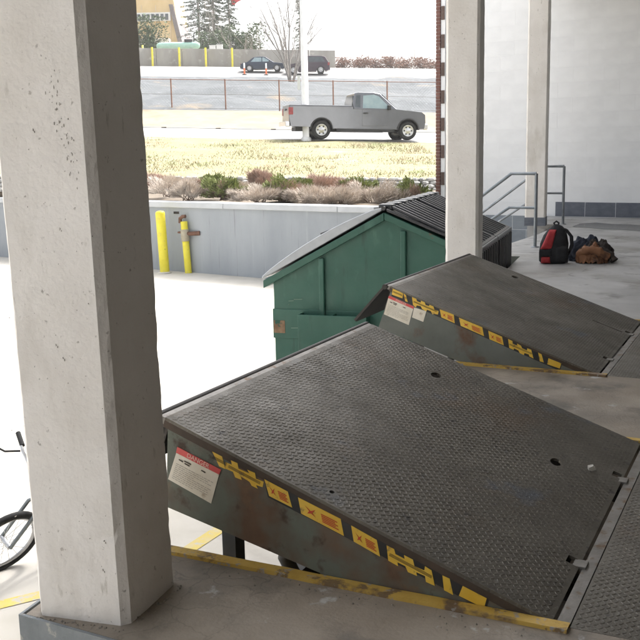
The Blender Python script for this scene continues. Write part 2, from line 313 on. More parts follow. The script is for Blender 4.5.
# ------------------------------------------------------------------ levelers
TH=.342; LEN=1.53; WID=1.965
dv=np.array([-math.cos(TH),0,math.sin(TH)]); nv=np.array([math.sin(TH),0,math.cos(TH)])
def dk(s,wy,n=0): return tuple(dv*s+np.array([0,wy,0])+nv*n)
def oval(s,wy,rs,rw,k=14): return [(s+rs*math.cos(2*math.pi*i/k),wy+rw*math.sin(2*math.pi*i/k)) for i in range(k)]
def rect(s0,s1,w0,w1): return [(s0,w0),(s1,w0),(s1,w1),(s0,w1)]
def holed_plate(name,outer,holes,th,m,parent,fr):
    bm=bmesh.new(); es=[]
    for loop in [outer]+holes:
        vs=[bm.verts.new((a,b,0)) for a,b in loop]
        for i in range(len(vs)): es.append(bm.edges.new((vs[i],vs[(i+1)%len(vs)])))
    bmesh.ops.triangle_fill(bm,edges=es,use_beauty=True)
    top=bm.faces[:]
    ex=bmesh.ops.extrude_face_region(bm,geom=top)
    for v in ex['geom']:
        if isinstance(v,bmesh.types.BMVert): v.co.z-=th
    bmesh.ops.recalc_face_normals(bm,faces=bm.faces)
    for v in bm.verts: v.co=Vector(fr(v.co.x,v.co.y,v.co.z))
    bmesh.ops.recalc_face_normals(bm,faces=bm.faces)
    me=bpy.data.meshes.new(name); bm.to_mesh(me); bm.free(); o=bpy.data.objects.new(name,me); col.objects.link(o); me.materials.append(m); o.parent=parent; return o
def lugs(s0,s1,w0,w1,holes,fr,parent,rows_seed,p=.0178):
    V=[];F=[]; rr=random.Random(rows_seed); i=0
    ns=int((s1-s0)/p); nw=int((w1-w0)/p)
    L,Wd,H=.0098,.0041,.0018
    for a in range(ns):
        for b in range(nw):
            s=s0+(a+.5)*p; w_=w0+(b+.5)*p
            if any(((s-h[0])/(h[2]+.012))**2+((w_-h[1])/(h[3]+.012))**2<1 for h in holes): continue
            ang=(R_(45) if (a+b)%2 else R_(-45))+rr.uniform(-.16,.16); w_+=rr.uniform(-.0012,.0012)
            wear=rr.uniform(.7,1.1)*(.55+.45*min(1,max(0,.5+noise.noise(Vector((s*2.2,w_*2.2,rows_seed)))*1.3))); h=H*wear
            c,sn=math.cos(ang),math.sin(ang); o=len(V)
            for (x,y,z) in ((-L,0,0),(0,-Wd,0),(L,0,0),(0,Wd,0),(-L*.55,0,h),(L*.55,0,h)):
                V.append(fr(s+x*c-y*sn,w_+x*sn+y*c,z+.0002))
            F+= [(o,o+1,o+4),(o+1,o+5,o+4),(o+1,o+2,o+5),(o+2,o+3,o+5),(o+3,o+4,o+5),(o+3,o,o+4)]
    q=MB(); q.add(V,F,False); ob=q.build('tread_lugs',steelT,parent,fix=False); ob['kind']='stuff'; return ob
def pxpoly(pts,sc_,o,y): return [onp(x/sc_+o[0],yy/sc_+o[1],1,y) for x,yy in pts]
def leveler(hx,hy,label,skm,holes_oval,holes_rect,seed,skirt,stickers,band):
    t=thing('dock_leveler',(hx,hy,0),label,'dock leveler','dock levelers'); O0=np.array([hx,hy,0])
    holes_rect=list(holes_rect)+[(.022,.062,.425,.483),(.022,.062,1.40,1.458)]
    hl=[oval(*h) for h in holes_oval]+[rect(*h) for h in holes_rect]
    deck=holed_plate('deck_plate',[(.012,0),(LEN,0),(LEN,WID),(.012,WID)],hl,.012,steelT,t,dk)
    ho=list(holes_oval)+[((a+b)/2,(c+d)/2,(b-a)/2+.005,(d-c)/2+.005) for a,b,c,d in holes_rect]
    lugs(.03,LEN-.02,.008,WID-.006,ho,dk,deck,seed)
    # dark well under each hole
    for s,wy,a,b in ho:
        q=MB(); q.box((s-a-.03,wy-b-.03,-.10),(s+a+.03,wy+b+.03,-.05),dk); q.build('hole_well',steelD,t)
    # worn leading edge bar and lip with hinge tube
    q=MB(); q.box((LEN,-.0,-.03),(LEN+.022,WID,-.002),dk); q.build('nose_bar',steelH,t)
    q=MB(); q.tube([dk(LEN+.035,-.012,-.02),dk(LEN+.035,WID+.012,-.02)],.019,10); q.build('lip_hinge',steelD,t)
    la=R_(-45); P0=np.array(dk(LEN+.045,0,-.008)); ld=np.array([-math.cos(la),0,math.sin(la)]); ln=np.array([-math.sin(la)*-1,0,math.cos(la)]); ln=np.array([-math.sin(-la),0,math.cos(la)])
    LP=[(0,0),(.40,.10),(.42,.16),(.42,WID-.16),(.40,WID-.10),(0,WID)]
    q=MB(); q.prism([P0+ld*a+np.array([0,b,0])-ln*0 for a,b in LP],ln*-.016); q.build('lip',steelD,t)
    # beams below the deck
    for i in range(5):
        wy=.12+i*(WID-.24)/4; q=MB(); q.box((.05,wy-.025,-.15),(LEN-.05,wy+.025,-.0125),dk); q.build('under_beam',steelD,t)
    q=MB(); q.box((LEN-.02,0.006,-.16),(LEN-.008,WID-.006,-.0125),dk); q.build('header_plate',steelD,t)
    # toe guards
    q=MB(); q.prism([(x,.002,z) for x,z in skirt],(0,.006,0)); sk=q.build('toe_guard',skm,t)
    q=MB(); q.prism([(x,WID-.008,z) for x,z in skirt],(0,.006,0)); q.build('toe_guard',skm,t)
    q=MB(); q.box((.03,0.0013,-.040),(LEN,.0019,-.0125),dk); q.build('side_flange',mat('flange',(.05,.036,.026),(.085,.058,.04),7,.65,.2),t)
    # rear fixed plate and hinge
    q=MB(); q.box((0.0,-.002,-.04),(.042,WID+.004,-.0005)); q.build('hinge_strip',steelH,t)
    rp=MB(); rp.box((.045,-.002,-.04),(.59,WID+.004,-.003)); ro=rp.build('rear_plate',steelT,t)
    lugs(.052,.585,.004,WID,[],lambda s,w_,z:(s,w_,z-.003),ro,seed+9)
    for wy in (.454,1.39):
        q=MB(); q.box((-.035,wy-.03,-.02),(.012,wy+.03,.008)); q.build('hinge_lug',steelH,t)
    # support legs, cylinder and cross frame in the pit
    for wy in (.26,WID-.26):
        q=MB(); q.box((-1.36,wy-.035,-.62),(-1.30,wy+.035,.40)); q.build('support_leg',mat('leg_grey',(.06,.065,.07),(.09,.095,.1),7,.6,.2),t)
    q=MB(); q.tube([(-.25,.98,-.55),(-.98,.98,.24)],.045,12); q.build('lift_cylinder',mat('cyl',(.10,.10,.10),(.14,.14,.14),8,.4,.4),t)
    q=MB(); q.tube([(-.95,.42,-.6),(-1.12,.30,-.1),(-1.0,.30,.25)],.03,10); q.build('hose',mat('hose_grey',(.12,.125,.13),(.2,.2,.2),9,.5),t)
    q=MB(); q.box((-1.5,.05,-.62),(-1.42,WID-.05,-.52)); q.box((-1.42,.5,-.62),(-.1,.58,-.54)); q.box((-1.42,1.4,-.62),(-.1,1.48,-.54)); q.build('pit_frame',steelD,t)
    # stickers on the near toe guard
    yy=hy+.002
    def stick(name,P,m,lev): 
        q=MB(); q.prism([np.array(p)-O0+np.array([0,-.001*lev,0]) for p in P],(0,.0005,0)); return q.build(name,m,sk)
    stick('black_band',[onp(*p,1,yy) for p in band],deck_,1)
    for nm,pts,s_,o_ in stickers:
        P=pxpoly(pts,s_,o_,yy); base=nm.split(':')[0]
        m={'warning_sticker':decy,'hazard_strip':decy,'danger_header':decr,'danger_label':decw,'small_label':decw}[base]; stick(base,P,m,2 if base!='danger_header' else 3)
        cen=sum(P)/len(P)-O0+np.array([0,-.0036,0])
        if base=='danger_header':
            xd=P[1]-P[0]; yd=P[0]-P[3]; wl_=np.linalg.norm(xd); textmesh('danger_text','⚠ DANGER' if False else 'DANGER',np.linalg.norm(yd)*1.0,cen+np.array([0,-.0004,0]),xd,yd,mat('decal_pale',(.85,.6,.5)),sk)
        if base=='danger_label':
            a,b,c,d=[p-O0+np.array([0,-.0036,0]) for p in P]; q=MB()
            for k in range(9):
                f=.34+k*.065; l0=a+(d-a)*f; r0=b+(c-b)*f; e0=l0+(r0-l0)*.07; e1=l0+(r0-l0)*(.93-.35*(k in(3,8))); dd=(d-a)*.012; x_=e0
                while True:
                    ln_=(r0-l0)*rng.uniform(.03,.10); 
                    if np.linalg.norm(x_+ln_-e0)>np.linalg.norm(e1-e0): break
                    q.prism([x_,x_+ln_,x_+ln_+dd,x_+dd],(0,-.0003,0)); x_=x_+ln_+(r0-l0)*.018
            q.build('label_print',mat('ink_grey',(.30,.27,.22)),sk)
            q=MB()
            for (u0,u1,v) in ((.10,.20,.16),(.22,.38,.12),(.24,.36,.19),(.62,.72,.14)):
                l0=a+(d-a)*v; r0=b+(c-b)*v; q.prism([l0+(r0-l0)*u0,l0+(r0-l0)*u1,l0+(r0-l0)*u1+(d-a)*.05,l0+(r0-l0)*u0+(d-a)*.035],(0,-.0003,0))
            tag(q.build('label_marks',inkd,sk),kind='stuff')
        if base=='warning_sticker' and len(P)==4:
            a,b,c,d=[p-O0+np.array([0,-.0036,0]) for p in P]; pt=lambda u,v:(a+(b-a)*u)*(1-v)+(d+(c-d)*u)*v; q=MB()
            if np.linalg.norm(b-a)>.09:
                for k in range(5):
                    v=.30+k*.11; u0=.52; q.prism([pt(u0,v),pt(.90-.06*(k%2),v),pt(.90-.06*(k%2),v+.06),pt(u0,v+.06)],(0,-.0003,0))
                K=[pt(.14+.26*u,.25+.5*v) for u,v in ((0,.1),(.5,.45),(1,0),(.62,.6),(.9,1),(.5,.75),(.1,1),(.35,.55))]; q.prism(K,(0,-.0003,0))
                q.build('sticker_print',inkr,sk)
        if base=='hazard_strip':
            a,b=P[0]-O0,P[len(P)//2]-O0; 
            q=MB(); lo=np.array(sum(P[-2:])/2-O0); 
            ax=-dv; up=nv; c0=cen; h_=max(abs((p-O0-cen)@ax) for p in P)*.8
            for k in (-.0035,.0005,.0045): q.prism([c0-ax*h_+up*k,c0+ax*h_+up*k,c0+ax*h_+up*(k+.0015),c0-ax*h_+up*(k+.0015)],(0,-.0003,0))
            q.build('strip_print',inkd,sk)
    return t
Z1=(160,440);S1=4.571;Z2=(290,480);S2=3.048
st1=[('danger_label',[(76,56),(272,154),(235,290),(38,178)],S1,Z1),('danger_header',[(81,30),(281,135),(272,157),(75,57)],S1,Z1),
 ('hazard_strip',[(240,52),(285,75),(300,132),(272,120)],S1,Z1),
 ('hazard_strip',[(300,100),(330,112),(325,92),(355,105),(360,130),(410,152),(400,135),(435,150),(440,176),(475,190),(470,215),(440,205),(448,222),(420,208),(410,190),(370,165),(375,182),(345,170),(335,145),(300,130)],S1,Z1),
 ('warning_sticker',[(478,178),(585,235),(605,308),(500,255)],S1,Z1),
 ('warning_sticker',[(25,52),(155,118),(165,170),(35,102)],S2,Z2),('warning_sticker',[(187,138),(265,182),(275,233),(195,187)],S2,Z2),
 ('hazard_strip',[(295,198),(318,210),(322,225),(350,240),(348,228),(375,242),(380,262),(410,275),(412,262),(432,275),(442,322),(415,310),(412,292),(385,280),(388,292),(360,280),(352,262),(328,250),(330,262),(300,245)],S2,Z2),
 ('warning_sticker',[(465,290),(487,300),(498,350),(470,335)],S2,Z2),('warning_sticker',[(527,322),(600,360),(592,390),(515,352)],S2,Z2)]
sk1=[(-1.432,.503),(-1.459,.162),(-.807,.012),(-.3,-.10),(-.03,-.04),(-.03,-.002)]
lev1=leveler(0.0,2.8,'large near steel dock leveler raised, with rusty brown side and torn yellow stickers',rust,[(1.021,1.641,.026,.040),(.291,1.255,.026,.042),(.856,.083,.009,.012)],[],11,sk1,st1,[(264,478),(489,600),(486,610),(268,497)])
Z3=(380,285);S3=7.111;Z4=(460,310);S4=5.818
st2=[('danger_label',[(60,90),(238,166),(205,285),(28,208)],S3,Z3),('danger_header',[(66,74),(243,154),(237,170),(58,92)],S3,Z3),('small_label',[(243,160),(330,186),(308,262),(228,230)],S3,Z3),
 ('hazard_strip',[(92,22),(165,60),(160,95),(85,68)],S3,Z3),('hazard_strip',[(168,60),(185,72),(198,122),(180,114)],S3,Z3),
 ('hazard_strip',[(228,85),(258,98),(265,115),(290,125),(292,110),(318,122),(325,142),(350,150),(352,140),(380,152),(388,175),(418,185),(412,210),(385,205),(375,210),(362,185),(335,175),(330,188),(300,170),(290,150),(262,145),(255,160),(235,140)],S3,Z3),
 ('warning_sticker',[(425,172),(525,210),(532,272),(437,230)],S3,Z3),('warning_sticker',[(-6,44),(130,100),(140,152),(5,92)],S4,Z4),('warning_sticker',[(165,120),(245,155),(255,205),(172,170)],S4,Z4),
 ('hazard_strip',[(280,168),(305,180),(308,195),(335,208),(332,195),(355,207),(362,222),(390,235),(392,222),(415,232),(428,282),(405,270),(400,258),(375,250),(372,262),(348,250),(340,235),(315,222),(312,232),(287,220)],S4,Z4),
 ('warning_sticker',[(455,247),(475,258),(488,305),(465,298)],S4,Z4),('warning_sticker',[(515,280),(590,310),(580,340),(508,315)],S4,Z4)]
sk2=[(-1.430,.503),(-1.535,.214),(-.93,.008),(-.3,-.12),(-.03,-.04),(-.03,-.002)]
lev2=leveler(-.447,6.15,'farther steel dock leveler raised, with olive green side below the middle column',olive,[(1.079,1.765,.03,.045)],[(.075,.316,1.350,1.376)],23,sk2,st2,[(393,287.5),(562,363.5),(560,371),(391.5,296)])
q=MB(); p=np.array(dk(.151,1.341,.013))+np.array([0,2.8,0])
q.add([(-.017,-.012,-.011),(.016,-.014,-.011),(.019,.010,-.011),(-.013,.015,-.011),(-.012,-.008,.009),(.010,-.010,.012),(.013,.007,.007),(-.009,.010,.010)],[(0,3,2,1),(4,5,6,7),(0,1,5,4),(1,2,6,5),(2,3,7,6),(3,0,4,7)])
o=q.build('stone_chip',mat('chip',(.5,.47,.42),(.6,.57,.5),30,.8)); o.location=p; o.rotation_euler=(.3,-.342,.5); tag(o,'small pale stone chip lying on the near leveler plate','stone')
# ------------------------------------------------------------------ stairs and rails
steps=thing('dock_stairs',(-3.15,15.5,-1.2),'concrete stairs leading down from the dock between two pipe rails','stairs')
for k in range(6):
    q=MB(); q.box((-.285*(k+1),-1.9,0),(-.285*k,1.95,1.03-.17*k)); bev(q.build('step',dockc,steps),.008)
pipe=mat('pipe_grey',(.22,.24,.26),(.33,.35,.37),6,.42,.5,bump=.1,spots=((.45,.46,.47),8,.6,.7))
def rail(y,xp,xb,label,tip):
    base=onp(xp,y,2,0) if False else None
def pipe_rail(P,label):
    """P: dict of px positions on plane y"""
    y=P['y']; t=thing('stair_rail',(P['base'][0],P['base'][1],0),label,'railing','grey pipe rails beside the stairs'); b=np.array([P['base'][0],P['base'][1],0])
    def seg(name,pts,r=.024): q=MB(); q.tube([np.array(p)-b for p in pts],r,10); return q.build(name,pipe,t)
    seg('post',[b,P['top']]); seg('top_rail',[P['top'],P['bend'],P['low']]); seg('mid_rail',[P['mtop'],P['mbend'],P['mlow']],.021)
    seg('post',[P['low'],(P['low'][0],P['low'][1],P['lz'])])
    q=MB(); q.lathe([(0,.012),(.06,.012),(.062,0)],(0,0,0),'z',14); q.build('base_flange',pipe,t)
def rl(y,k,zl):
    x0=-2.64-.11*(y-13.58)
    return dict(y=y,base=(x0,y),top=(x0,y,1.04),bend=(x0-.36,y,1.04),low=(x0-.36-1.45,y,1.04-1.45*.74),mtop=(x0,y,.56),mbend=(x0-.38,y,.56),mlow=(x0-.36-1.45,y,.56-1.43*.66),lz=zl)
pipe_rail(rl(13.58,0,-1.02),'nearer grey pipe stair rail with its post behind the red backpack')
pipe_rail(rl(17.50,1,-1.02),'farther grey pipe stair rail against the white end wall')
# ------------------------------------------------------------------ backpack and clothes
blk=mat('pack_black',(.012,.012,.014),(.028,.028,.03),9,.8,bump=.4,bscale=90); red=mat('pack_red',(.42,.03,.035),(.56,.055,.06),9,.7,bump=.4,bscale=60)
bpos=onp(553,263,2,0); bk=thing('backpack',bpos,'red and black backpack standing on the dock floor','backpack',rz=YAW+R_(-8)); bk.scale=(.84,.84,.86)
def superloft(secs,n=28,e=2.25,smooth=True):
    V=[];F=[]
    for (cx,cy,z,a,b) in secs:
        for k in range(n):
            t=2*math.pi*k/n; c,s=math.cos(t),math.sin(t)
            x=cx+a*math.copysign(abs(c)**(2/e),c); y=cy+b*math.copysign(abs(s)**(2/e),s); j=.008*noise.noise(Vector((x*9,y*9,z*9)))
            V.append((x+j,y+j,z+j))
    m=len(secs)
    for i in range(m-1):
        for k in range(n): F.append((i*n+k,i*n+(k+1)%n,(i+1)*n+(k+1)%n,(i+1)*n+k))
    F.append(tuple(range(n))[::-1]); F.append(tuple(range((m-1)*n,m*n)))
    q=MB(); q.add(V,F,True); return q
superloft([(0,0,.0,.17,.11),(0,0,.03,.205,.145),(.005,0,.15,.21,.15),(.01,.0,.28,.205,.145),(.025,.0,.40,.17,.125),(.04,0,.48,.125,.095),(.045,0,.53,.075,.055),(.035,0,.555,.03,.02)]).build('body',blk,bk)
def frontpatch(name,m,x0,x1,z0,z1,y0,bul=.03):
    V=[];F=[];nx,nz_=9,9
    for i in range(nz_):
        for j in range(nx):
            u=j/(nx-1)*2-1;v=i/(nz_-1)*2-1; x=(x0+x1)/2+(x1-x0)/2*u; z=(z0+z1)/2+(z1-z0)/2*v; wd=1-.42*max(0,(z-.2)/.3); x=x*wd+.16*max(0,(z-.2)); ee=(1-u**6)*(1-v**6)
            V.append((x,y0+.10*max(0,(z-.28))*.9-bul*ee+.004*noise.noise(Vector((x*20,z*20,1))),z))
    for i in range(nz_-1):
        for j in range(nx-1): F.append((i*nx+j,i*nx+j+1,(i+1)*nx+j+1,(i+1)*nx+j))
    q=MB(); q.add(V,F,True); o=q.build(name,m,bk); s=o.modifiers.new('s','SOLIDIFY'); s.thickness=.05; s.offset=-1; return o
frontpatch('red_panel',red,-.205,-.03,.20,.49,-.125,.035); frontpatch('lower_red_pocket',red,-.185,-.05,.012,.11,-.13,.03)
frontpatch('waist_band',blk,-.215,-.02,.10,.215,-.132,.03)
frontpatch('side_pocket',blk,.0,.2,.02,.26,-.128,.03)
q=MB(); q.tube([(.02,.0,.53),(.0,.0,.575),(.035,.0,.60),(.07,.0,.575),(.06,.0,.53)],.014,8); q.build('top_handle',blk,bk)
for yy in (-.05,.07):
    q=MB(); q.tube([(.10,yy,.50),(.185,yy,.47),(.255,yy,.38),(.265,yy,.26),(.225,yy,.14),(.17,yy,.08)],[.016,.02,.022,.02,.014,.01],8); q.build('shoulder_strap',blk,bk)
def cloth(name,c,sx,sy,sz,m,label,seed,cat='jacket',rz=0):
    V=[];F=[];n,k_=72,36
    for i in range(k_+1):
        ph=i/k_*math.pi/2*1.06
        for j in range(n):
            t=2*math.pi*j/n; c_,s_=math.cos(t),math.sin(t); rr=math.sin(ph)**.7; 
            fold=1+.30*noise.noise(Vector((c_*1.6+seed,s_*1.6,ph*1.5)))+.12*noise.noise(Vector((c_*5+seed,s_*5,ph*4)))
            hz=max(0,math.cos(ph))*(1+.5*noise.noise(Vector((c_*rr*2+seed,s_*rr*2,7))))
            cre=.028*math.sin(9*c_*rr+6*noise.noise(Vector((c_*rr*3,s_*rr*3,seed)))*2)*rr
            V.append((sx*rr*fold*c_,sy*rr*fold*s_,max(.003,sz*hz+cre+.02*noise.noise(Vector((c_*6*rr,s_*6*rr,seed+3))))))
    for i in range(k_):
        for j in range(n): F.append((i*n+j,i*n+(j+1)%n,(i+1)*n+(j+1)%n,(i+1)*n+j))
    q=MB(); q.add(V,F,True); o=q.build(name,m); o.location=tuple(c); o.rotation_euler.z=rz; tag(o,label,cat); return o
tan_=mat('jacket_brown',(.20,.085,.035),(.32,.15,.07),7,.7,bump=.5,bscale=25,spots=((.09,.045,.03),5,.56,.66)); navy=mat('jacket_navy',(.018,.022,.035),(.035,.042,.062),8,.85,bump=.5,bscale=30); drk=mat('jacket_dark',(.024,.018,.015),(.06,.045,.035),8,.8,bump=.5,bscale=30)
cb=onp(584,262,2,0)
cloth('jacket',cb+np.array([.0,.20,0]),.26,.17,.26,navy,'navy blue garment heaped behind the brown jacket',2.2,'clothing',YAW)
o=cloth('jacket',cb+np.array([.13,.12,.0]),.22,.15,.24,drk,'dark brown garment folded over the navy one',5.7,'clothing',YAW+.3)
o=cloth('jacket',cb+np.array([.10,-.06,0]),.19,.13,.20,tan_,'tan brown jacket crumpled on the floor beside the backpack',9.1,'clothing',YAW-.2)
q=MB()
def sleeve(a,b,c,r,name,m,par):
    q=MB(); pts=[]
    for i in range(13):
        t=i/12; p=np.array(a)*(1-t)**2+2*np.array(b)*t*(1-t)+np.array(c)*t*t; pts.append(p)
    q.tube(pts,[r*(1+.22*math.sin(i*2.3)+.1*math.sin(i*5)) for i in range(13)],12); return q.build(name,m,par)
sleeve((-.15,-.03,.10),(-.03,-.17,.25),(.18,-.06,.08),.05,'sleeve',tan_,o); sleeve((.02,.05,.17),(.20,.02,.16),(.27,-.05,.035),.042,'sleeve',drk,o)
# ------------------------------------------------------------------ dumpster
DL=onpl(273,278,CAM+FW*10.5,FW); De=np.array([.99,.139,0]); Dn=np.array([-.139,.99,0])
grn=mat('bin_green',(.020,.088,.060),(.030,.108,.076),2.4,.5,.0,bump=.3,bscale=7,spots=[((.045,.13,.095),5,.60,.7,(1,1,.4)),((.014,.055,.04),3.2,.60,.72,(2.5,2.5,.3)),((.12,.065,.035),3.1,.685,.71)],rvar=.12)
lidb=mat('lid_black',(.014,.015,.017),(.03,.031,.034),5,.28,bump=.1,bscale=30); lidr=mat('lid_rib',(.03,.031,.034),(.06,.062,.066),5,.35)
dm=thing('dumpster',(DL[0],DL[1],-1.2),'dark green steel dumpster with sloping black lids below the dock','dumpster',rz=math.atan2(.139,.99))
W_,LN=2.16,2.5; zl,zp,zr=1.29,1.99,1.60; xp=1.26
prof=[(0,.12),(W_,.12),(W_,zr-.02),(xp,zp-.03),(0,zl-.02)]
q=MB(); q.prism([(x,0,z) for x,z in prof],(0,LN,0)); bev(q.build('body',grn,dm),.012)
# rim trim along the gable, ribs, ledge and pocket
def strip3(a,b,h,y0,y1,name,m,par=dm):
    q=MB(); q.prism([(a[0],y0,a[1]-h),(b[0],y0,b[1]-h),(b[0],y0,b[1]),(a[0],y0,a[1])],(0,y1-y0,0)); return bev(q.build(name,m,par),.008)
strip3((-.10,zl-.045),(xp+.012,zp+.0),.085,-.05,LN+.05,'rim',grn); strip3((xp+.015,zp),(W_+.08,zr-.03),.075,-.05,LN+.05,'rim',grn)
for x,z1 in ((.57,zl+.21),(1.47,zp-.19)):
    q=MB(); q.prism([(x-.03,-.04,.15),(x+.03,-.04,.15),(x+.03,-.04,z1),(x-.03,-.04,z1)],(0,.045,0)); bev(q.build('side_rib',grn,dm),.012)
q=MB(); q.box((-.012,-.012,.60),(1.0,.006,.93)); bev(q.build('doubler_plate',grn,dm),.006)
pk=MB()
pk.box((.33,-.16,.50),(1.10,-.14,.90)); pk.box((.33,-.14,.50),(.35,-.012,.90)); pk.box((.70,-.14,.50),(.72,-.012,.90)); pk.box((1.08,-.14,.50),(1.10,-.012,.90)); pk.box((.33,-.14,.50),(1.10,-.012,.52)); bev(pk.build('fork_pocket',grn,dm),.006)
q=MB(); q.box((.0,-.0165,.66),(.13,-.0125,.80)); q.build('rust_patch',mat('rust_patch',(.16,.09,.05),(.30,.20,.12),9,.85,spots=((.02,.08,.055),11,.56,.6)),dm)
for a,b,c in ((.2,.32,.72),(.18,.24,1.02),(.24,.34,1.04),(.18,.19,.98)):
    q=MB(); q.tube([(a,-.0135,c),(b,-.0135,c+.006)],.004,5); q.build('scratch',mat('scratch_pale',(.20,.28,.22)),dm)
# lids: left (two panels, smooth) and right (ribbed)
sl=(zp-zl+.03)/(xp+.10)
for k in range(2):
    y0=-.06+k*(LN/2+.06); y1=y0+LN/2+.045
    q=MB(); a=(-.11,zl-.03); b=(xp-.01,zp+.02)
    dom=[(a[0]+(b[0]-a[0])*t,y0,a[1]+(b[1]-a[1])*t+.03+.085*math.sin(math.pi*t)**.7) for t in [i/14 for i in range(14,-1,-1)]]; q.prism([(a[0],y0,a[1]),(b[0],y0,b[1])]+dom,(0,y1-y0,0)); lid=bev(q.build('lid_panel',mat('lid_sky_sheen',(.34,.36,.38),(.42,.44,.46),4,.22),dm),.01)  # pale colour paints the sky's reflection onto a black lid
    for j in range(0):
        yy=y0+.12+j*.23; q=MB(); q.prism([(a[0]+.08,yy,a[1]+.055),(b[0]-.1,yy,b[1]+.04),(b[0]-.1,yy,b[1]+.058),(a[0]+.08,yy,a[1]+.073)],(0,.07,0)); bev(q.build('lid_rib',lidb,lid),.008)
    q=MB(); xm=.62; zm=zl+sl*(xm+.10)+.045; q.prism([(xm-.1,y0+.2,zm+.0),(xm+.16,y0+.2,zm+.10),(xm+.15,y0+.2,zm+.13),(xm-.11,y0+.2,zm+.03)],(0,.16,0)); q.build('lid_handle',lidb,lid)
    a=(xp+.04,zp+.012); b=(W_+.10,zr-.0)
    q=MB(); q.prism([(a[0],y0,a[1]),(b[0],y0,b[1]),(b[0],y0,b[1]+.03),(a[0],y0,a[1]+.03)],(0,y1-y0,0)); lid=bev(q.build('lid_panel',lidb,dm),.01)
    for j in range(8):
        yy=y0+.05+j*.152; q=MB(); q.prism([(a[0]+.05,yy,a[1]+.02),(b[0]-.03,yy,b[1]+.03),(b[0]-.03,yy,b[1]+.055),(a[0]+.05,yy,a[1]+.055)],(0,.05,0)); bev(q.build('lid_rib',lidr,lid),.012)
    q=MB(); q.box((W_+.10,y0,zr-.62),(W_+.125,y1,zr+.028)); fl=bev(q.build('lid_flap',lidb,dm),.01)
    for j in range(9): 
        yy=y0+.06+j*.135; q=MB(); q.box((W_+.12,yy,zr-.6),(W_+.14,yy+.04,zr-.02)); q.build('flap_rib',lidr,fl)
q=MB(); q.tube([(xp+.015,-.08,zp+.045),(xp+.015,LN+.08,zp+.045)],.022,8); q.build('lid_hinge_rod',lidb,dm)
for k in range(9):
    y=.0+k*.3; q=MB(); q.box((xp-.06,y,zp+.012),(xp+.10,y+.14,zp+.085)); bev(q.build('hinge_knuckle',lidb,dm),.02)
# ------------------------------------------------------------------ retaining wall, bollards
rw=thing('retaining_wall',(-12.31,17.77,-1.2),'pale blue grey painted concrete retaining wall behind the yard','wall')
rwm=mat('wall_bluegrey',(.28,.305,.33),(.34,.365,.39),1.1,.8,bump=.2,bscale=35,stretch=(1,1,.25),spots=[((.40,.42,.44),3,.62,.75,(2,2,.15)),((.23,.24,.25),5,.64,.72,(3,3,.12))]); capm=mat('wall_cap',(.46,.48,.50),(.53,.55,.57),2,.8,bump=.2)
wd=np.array([1,-.178,0]); wd/=np.linalg.norm(wd); wq=np.array([.178,1,0]); wq/=np.linalg.norm(wq)
def rwp(s,d,z): p=wd*s+wq*d; return (p[0],p[1],z)
WH=1.54
q=MB(); q.box((-45,0,0),(6.0,.28,WH-.12),rwp); q.build('wall_body',rwm,rw)
s=-45
while s<6.0:
    L=min(2.95,6.0-s); q=MB(); q.box((s+.006,-.06,WH-.12),(s+L-.006,.34,WH+rng.uniform(-.006,.006)),rwp); bev(q.build('cap_stone',capm,rw),.012); s+=2.95
for (s,z,l) in ((.7,1.28,.16),(-3,1.2,.2)): 
    q=MB(); q.box((s,-.012,z),(s+l,.01,z+.05),rwp); q.build('wall_slot',steelD,rw)
by=mat('bollard_yellow',(.70,.60,.03),(.78,.69,.06),5,.55,bump=.2,spots=[((.45,.40,.16),4,.58,.72),((.22,.17,.10),11,.67,.70)])
p=onp(165,273,2,-1.2); t=thing('bollard',p,'taller plain yellow steel bollard by the grey retaining wall','bollard','yellow posts')
q=MB(); q.lathe([(.105,0),(.105,1.30),(.10,1.335),(.07,1.36),(0,1.372)],(0,0,0),'z',24); q.build('post',by,t); t.rotation_euler=(0,R_(-2.2),0)
q=MB(); q.lathe([(.15,.004),(.14,.025),(.105,.03)],(0,0,0),'z',20); q.build('base_collar',conc,t)
p=onp(188.5,273,2,-1.2); t=thing('standpipe',p,'thinner yellow standpipe with rusty valve arm and grey band','standpipe','yellow posts'); t.rotation_euler=(0,R_(-3),0)
q=MB(); q.lathe([(.075,0),(.075,1.13),(0,1.135)],(0,0,0),'z',20); q.build('post',by,t)
q=MB(); q.lathe([(.083,.70),(.092,.71),(.092,.95),(.083,.96)],(0,0,0),'z',20); q.build('band',mat('band_grey',(.34,.30,.22),(.42,.38,.28),12,.6),t)
rm=mat('rust_pipe',(.11,.055,.035),(.18,.09,.06),12,.8)
q=MB(); q.tube([(-.16,-.03,.90),(-.05,-.02,.90),(.12,.0,.86),(.36,.05,.86)],[.02,.03,.045,.05],10); q.build('valve_arm',rm,t)
q=MB(); q.tube([(-.10,.0,1.10),(-.09,0,1.20),(-.02,0,1.24),(.05,0,1.24)],.04,10); q.build('cap_bracket',rm,t)
